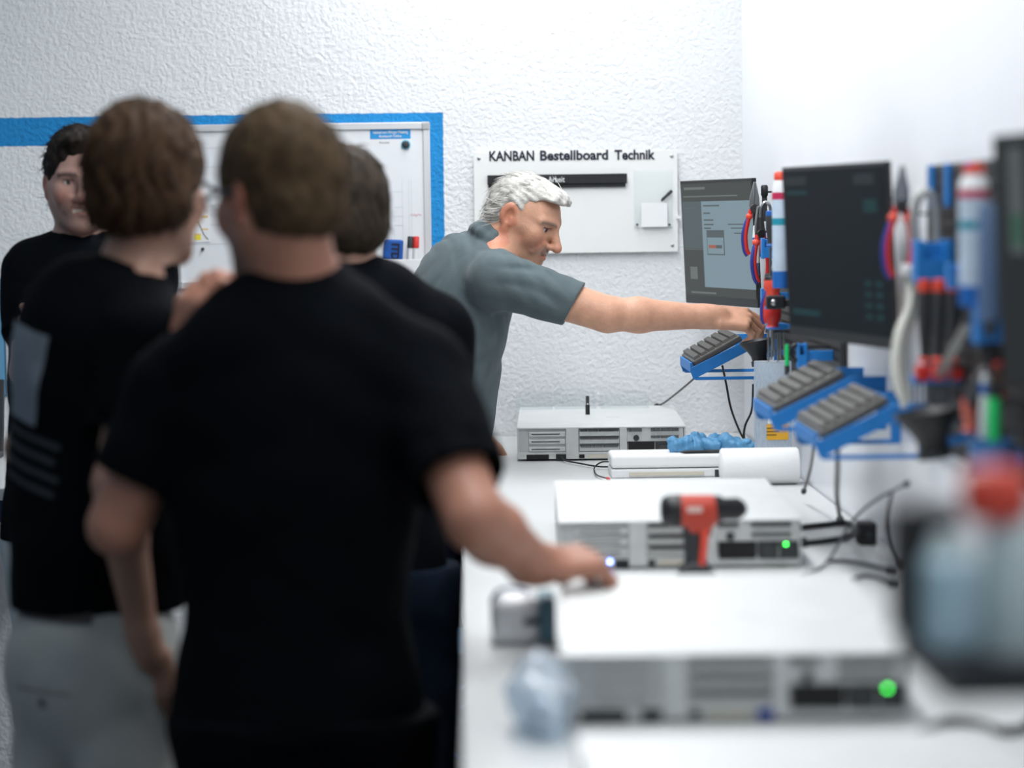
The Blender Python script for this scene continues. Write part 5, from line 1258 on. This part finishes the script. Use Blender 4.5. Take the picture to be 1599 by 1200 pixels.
MB().lohi((-hw, -0.018, 0), (hw, -0.016, H)).build('front_sheet', film, t); MB().lohi((-hw, 0.014, 0), (hw, 0.016, H)).build('back_sheet', white_pl, t, 0.0005)
for s_ in (-1, 1): MB().box((s_*hw, -0.001, H/2), (0.002, 0.032, H)).build('edge', film, t)
q0, q1 = W(1197, 663, 5.742), W(1231, 687, 5.742)
MB().lohi((q0[0] - t.location.x, -0.0195, q1[2] - BENCH), (q1[0] - t.location.x, -0.0185, q0[2] - BENCH)).build('yellow_label', mat('amber_label', (0.80, 0.42, 0.03), 0.5, var=0.05), t)
q0, q1 = W(1199, 653, 5.742), W(1218, 662, 5.742)
MB().lohi((q0[0] - t.location.x, -0.0195, q1[2] - BENCH), (q1[0] - t.location.x, -0.0185, q0[2] - BENCH)).build('white_label', paper, t)
for i in range(3): MB().lohi((-0.018, -0.0202, q1[2] - BENCH - 0.012 - i*0.008), (0.018 - 0.006*i, -0.0194, q1[2] - BENCH - 0.009 - i*0.008)).build('print_line', mat('brown_ink', (0.25, 0.13, 0.02), 0.6, var=0.05), t)
# clear bins and black stick on the far server
for i, (x0_, x1_, py0, lb) in enumerate(((806, 862, 616, 'clear acrylic bin on the far server, leftmost of three'), (866, 930, 610, 'clear acrylic bin on the far server, behind the black stick'), (938, 1012, 616, 'clear acrylic bin on the far server, rightmost of three'))):
    a, b = W(x0_, py0, 6.82), W(x1_, 640, 6.82); z0 = BENCH + 0.0873
    t = thing('clear_bin', lb, 'bin', ((a[0] + b[0])/2, 6.84, z0), None, 'clear bins on the far server'); hw = (b[0] - a[0])/2; H = a[2] - z0
    for nm, lo_, hi_ in (('front_wall', (-hw, -0.05, 0), (hw, -0.048, H*0.8)), ('back_wall', (-hw, 0.048, 0), (hw, 0.05, H)), ('side_wall', (-hw, -0.048, 0), (-hw + 0.002, 0.048, H)), ('side_wall', (hw - 0.002, -0.048, 0), (hw, 0.048, H)), ('bottom', (-hw, -0.05, 0), (hw, 0.05, 0.002))):
        MB().lohi(lo_, hi_).build(nm, clear, t)
p = WZ(917, 647, BENCH + 0.0873)
t = thing('usb_stick', 'black stick standing upright on the far server lid', 'stick', (p[0], 6.60, BENCH + 0.0873))
MB().box((0, 0, 0.014), (0.012, 0.007, 0.028)).build('body', black_pl, t, 0.001); MB().box((0, 0, 0.040), (0.0095, 0.006, 0.024)).build('cap', dark_pl, t, 0.001); MB().cyl((0, -0.0036, 0.030), (0, -0.004, 0.030), 0.002, n=8).build('dot', whiteink, t)
# label printer, wrap
p = WZ(800, 1000, BENCH)
t = thing('label_printer', 'white rounded label printer by the bench edge below the leaning hand', 'printer', (p[0] + 0.004, 3.60, BENCH))
S = Sdf(); S.box((0, 0, 0.037), (0.036, 0.055, 0.0365), 0.020, 0.01); S.box((0.030, -0.05, 0.036), (0.018, 0.016, 0.005), 0.002, 0.003, 's')
sdf_obj('shell', S, 0.003, mat('gloss_white', (0.85, 0.86, 0.88), 0.25, var=0.01), t, (0, 0, 0))
MB().lohi((0.012, -0.048, 0.032), (0.034, -0.02, 0.040)).build('slot', hole, t)
MB().lohi((0.036, -0.05, 0.004), (0.060, 0.04, 0.070)).build('side_block', mat('slate_teal_plastic', (0.10, 0.20, 0.25), 0.5, var=0.05), t, 0.004)
MB().tube([(-0.035, -0.03, 0.062), (-0.025, -0.035, 0.080), (0.0, -0.035, 0.085), (0.02, -0.03, 0.078)], 0.003, 8, smooth=4).build('handle', mat('slate_blue_tube'), t, smooth=True)
t = thing('plastic_wrap', 'crumpled translucent plastic wrap beside the nearest whole server', 'plastic bag', (0.086, 2.98, BENCH + 0.0005))
S = Sdf(); S.ball((0, 0, 0.045), (0.034, 0.06, 0.042), 0.02); S.ball((0.008, -0.05, 0.03), (0.03, 0.05, 0.03), 0.02); S.disp = fold_fn(0.010, 4, 2.4); S.box((0, 0, -0.05), (0.3, 0.3, 0.05), 0, 0.001, 's')
S.box((0.35, 0, 0.1), (0.30, 0.5, 0.3), 0, 0.001, 's')
sdf_obj('film', S, 0.004, film, t, (0, 0, 0)); MB().box((-0.004, -0.02, 0.025), (0.03, 0.05, 0.03)).build('packed_part', mat('bluish_foam', (0.42, 0.50, 0.62), 0.7, var=0.05), t, 0.006)
# bins under the bench
t = thing('storage_bin', 'black storage bin on the shelf under the bench', 'bin', (0.12, 4.95, 0.386))
MB().lohi((-0.19, -0.14, 0), (0.2, 0.14, 0.21)).build('body', black_pl, t, 0.006); MB().lohi((-0.196, -0.146, 0.196), (0.206, 0.146, 0.214)).build('rim', dark_pl, t, 0.003)
t = thing('storage_bin', 'blue storage bin stacked under the bench beside the black polo', 'bin', (0.12, 4.95, 0.601))
bb_ = mat('petrol_blue_plastic', (0.01, 0.10, 0.20), 0.4, var=0.06)
MB().lohi((-0.19, -0.14, 0), (0.2, 0.14, 0.135)).build('body', bb_, t, 0.006); MB().lohi((-0.196, -0.146, 0.128), (0.206, 0.146, 0.142)).build('rim', bb_, t, 0.003)
# ------------------------------------------------------------------ cables
def cable(label, pts, r=0.0028, m_=None, plug=None, name='cable', cat='cable'):
    P = [v3(p) for p in pts]; b = P[-1]
    t = thing(name, label, cat, b)
    MB().tube([p - b for p in P], r, 8, smooth=6).build('cord', m_ or cable_m, t, smooth=True)
    d = unit(P[-1] - P[-2]); MB().lathe((0, 0, 0), d, [(r*1.2, -0.012), (r*2.0, -0.010), (r*2.0, 0.004), (r*1.4, 0.006)], 10).build('plug', plug or black_pl, t, smooth=True)
    return t
zc = BENCH + 0.004
bz = lambda px, py, h_=0.0065: WZ(px, py, BENCH + h_)
cable('black cable running down left from the farthest keyboard', [W(1110, 578, 6.25), W(1096, 582, 6.3), W(1062, 610, 6.6), W(1036, 630, 6.86), W(1024, 634, 6.90)])
cable('black cable hanging from the farthest keyboard to the bench corner', [W(1128, 572, 6.2), W(1134, 600, 6.25), W(1142, 640, 6.3), W(1158, 680, 6.4), W(1170, 694, 6.5)], 0.003)
cable('black cable curving beside the clear document holder', [W(1176, 600, 6.5), W(1174, 640, 6.5), W(1164, 664, 6.5), W(1162, 684, 6.5), W(1172, 696, 6.55)], 0.003)
cable('loose black cable loop on the bench in the far corner', [bz(1128, 702), bz(1140, 692), bz(1155, 690), bz(1166, 696), bz(1160, 702)], 0.004)
cable('thin black cable plugged into the farthest server', [far_p + v3((-0.105, -0.012, 0.012)), far_p + v3((-0.095, -0.05, 0.006)), bz(905, 724), bz(935, 729), bz(962, 729)], 0.0022)
cable('thin black loop with a red plug in front of the farthest server', [bz(960, 722, 0.02), bz(940, 722, 0.02), bz(928, 731), bz(932, 742), bz(950, 748)], 0.0018, None, red_pl)
cable('black cable hanging from the keyboard below the dark monitor', [W(1262, 662, 4.72), W(1270, 690, 4.8), W(1266, 730, 5.0), W(1255, 768, 5.2)], 0.003)
cable('black cable hanging straight from the nearest keyboard', [W(1308, 700, 4.25), W(1308, 730, 4.3), W(1307, 775, 4.5), W(1312, 812, 4.95)], 0.0042)
cable('thick black cable loop on the bench behind the middle server', [bz(1250, 824), bz(1288, 820), bz(1322, 817), bz(1334, 828), bz(1318, 840), bz(1282, 846), bz(1250, 849)], 0.0058)
cable('thin grey cable rising along the right wall', [bz(1252, 897), bz(1290, 880), W(1330, 815, 4.5), W(1370, 780, 4.3), W(1416, 756, 4.1)], 0.0026, mat('grey_cable', (0.10, 0.10, 0.11), 0.5, var=0.05))
cable('dark cable lying on the bench right of the middle server', [bz(1290, 876), bz(1330, 878), bz(1362, 884), bz(1390, 892)], 0.0035)
cable('dark cable lying behind the nearest whole server', [bz(1318, 912), bz(1345, 900), bz(1368, 902), bz(1392, 912)], 0.0035)
cable('dark cable hanging down the right wall beside the black box', [W(1392, 770, 4.05), W(1384, 810, 4.1), W(1388, 850, 4.1), W(1402, 884, 4.1)], 0.0032)
cable('thick black cable on the bench at the lower right', [bz(1430, 1150), bz(1475, 1128), bz(1530, 1130), bz(1570, 1142), bz(1620, 1132)], 0.006)
blue_c = mat('blue_cable', (0.005, 0.07, 0.42), 0.4, var=0.05)
cable('upper bright blue network cable under the bench', [W(660, 1095, 4.7), W(690, 1088, 4.7), W(715, 1078, 4.72), W(740, 1060, 4.8)], 0.0035, blue_c)
cable('middle bright blue network cable slanting under the bench', [W(668, 1142, 4.6), W(690, 1126, 4.6), W(715, 1108, 4.62), W(740, 1090, 4.65)], 0.0035, blue_c)
cable('lowest bright blue network cable under the bench', [W(672, 1164, 4.6), W(690, 1170, 4.6), W(715, 1182, 4.62), W(740, 1190, 4.65)], 0.0035, blue_c)
t = thing('power_adapter', 'small black power adapter on the bench by the wall', 'adapter', bz(1352, 850, 0.0)); t.location.z = BENCH
MB().box((0, 0, 0.022), (0.035, 0.05, 0.044)).build('body', black_pl, t, 0.005); MB().lathe((0, -0.025, 0.02), (0, -1, 0), [(0.006, 0), (0.003, 0.014)], 10).build('strain_relief', dark_pl, t, smooth=True)
# ------------------------------------------------------------------ near shelf at the right with bottles
YB = 1.85
q = lambda px, py: W(px, py, YB)
a = q(1448, 1022); zs = a[2]
t = thing('wall_shelf', 'dark wall shelf in the lower right foreground carrying bottles', 'shelf', (WALL_X - 0.003, YB + 0.03, zs - 0.028))
MB().lohi((a[0] - 0.0 - t.location.x, -0.10, 0.004), (0, 0.10, 0.028)).build('board', black_pl, t, 0.003)
for y in (-0.06, 0.06): MB().prism([(0, 0.004), (-0.18, 0.004), (0, -0.14)], (0, y, 0), (1, 0, 0), (0, 0, 1), 0.006).build('bracket', black_pl, t)
a, b = q(1452, 1022), q(1528, 838)
wt = mat('pale_teal_translucent', (0.55, 0.76, 0.84), 0.35, var=0.05); wt2 = mat('milky_white_translucent', (0.70, 0.82, 0.82), 0.35, var=0.04)
t = thing('cleaner_bottle', 'pale blue square bottle on the near shelf, left of the red cap', 'bottle', ((a[0] + b[0])/2, YB + 0.02, zs)); hw = (b[0] - a[0])/2; H = b[2] - zs
MB().lohi((-hw, -0.03, 0), (hw, 0.03, H*0.82)).build('body', wt, t, 0.010, seg=3); MB().lathe((0, 0, H*0.80), (0, 0, 1), [(0.016, 0), (0.016, H*0.08), (0.012, H*0.2)], 18).build('cap', wt2, t, smooth=True)
a, b = q(1530, 1022), q(1630, 800)
t = thing('spray_bottle', 'milky bottle with a round red cap in the right foreground', 'bottle', ((a[0] + b[0])/2, YB, zs)); hw = (b[0] - a[0])/2; H = b[2] - zs
MB().lathe((0, 0, 0), (0, 0, 1), [(hw*0.95, 0), (hw, 0.006), (hw, H*0.72), (hw*0.86, H*0.9), (hw*0.45, H)], 28).build('body', wt2, t, smooth=True)
MB().lathe((-0.012, 0, H - 0.004), (0, 0, 1), [(0.024, 0), (0.027, 0.006), (0.027, 0.030), (0.020, 0.038), (0.008, 0.041)], 24).build('red_cap', orange_red, t, smooth=True)
a, b = q(1412, 1000), q(1446, 810)
t = thing('black_case', 'narrow black case standing at the left end of the near shelf', 'case', ((a[0] + b[0])/2 + 0.024, YB + 0.085, zs)); hw = 0.024; H = b[2] - zs
MB().lohi((-hw, -0.03, 0), (hw, 0.03, H)).build('body', black_pl, t, 0.003); MB().lohi((-hw*0.6, -0.032, H*0.6), (hw*0.6, -0.029, H*0.75)).build('latch', dark_pl, t, 0.001)
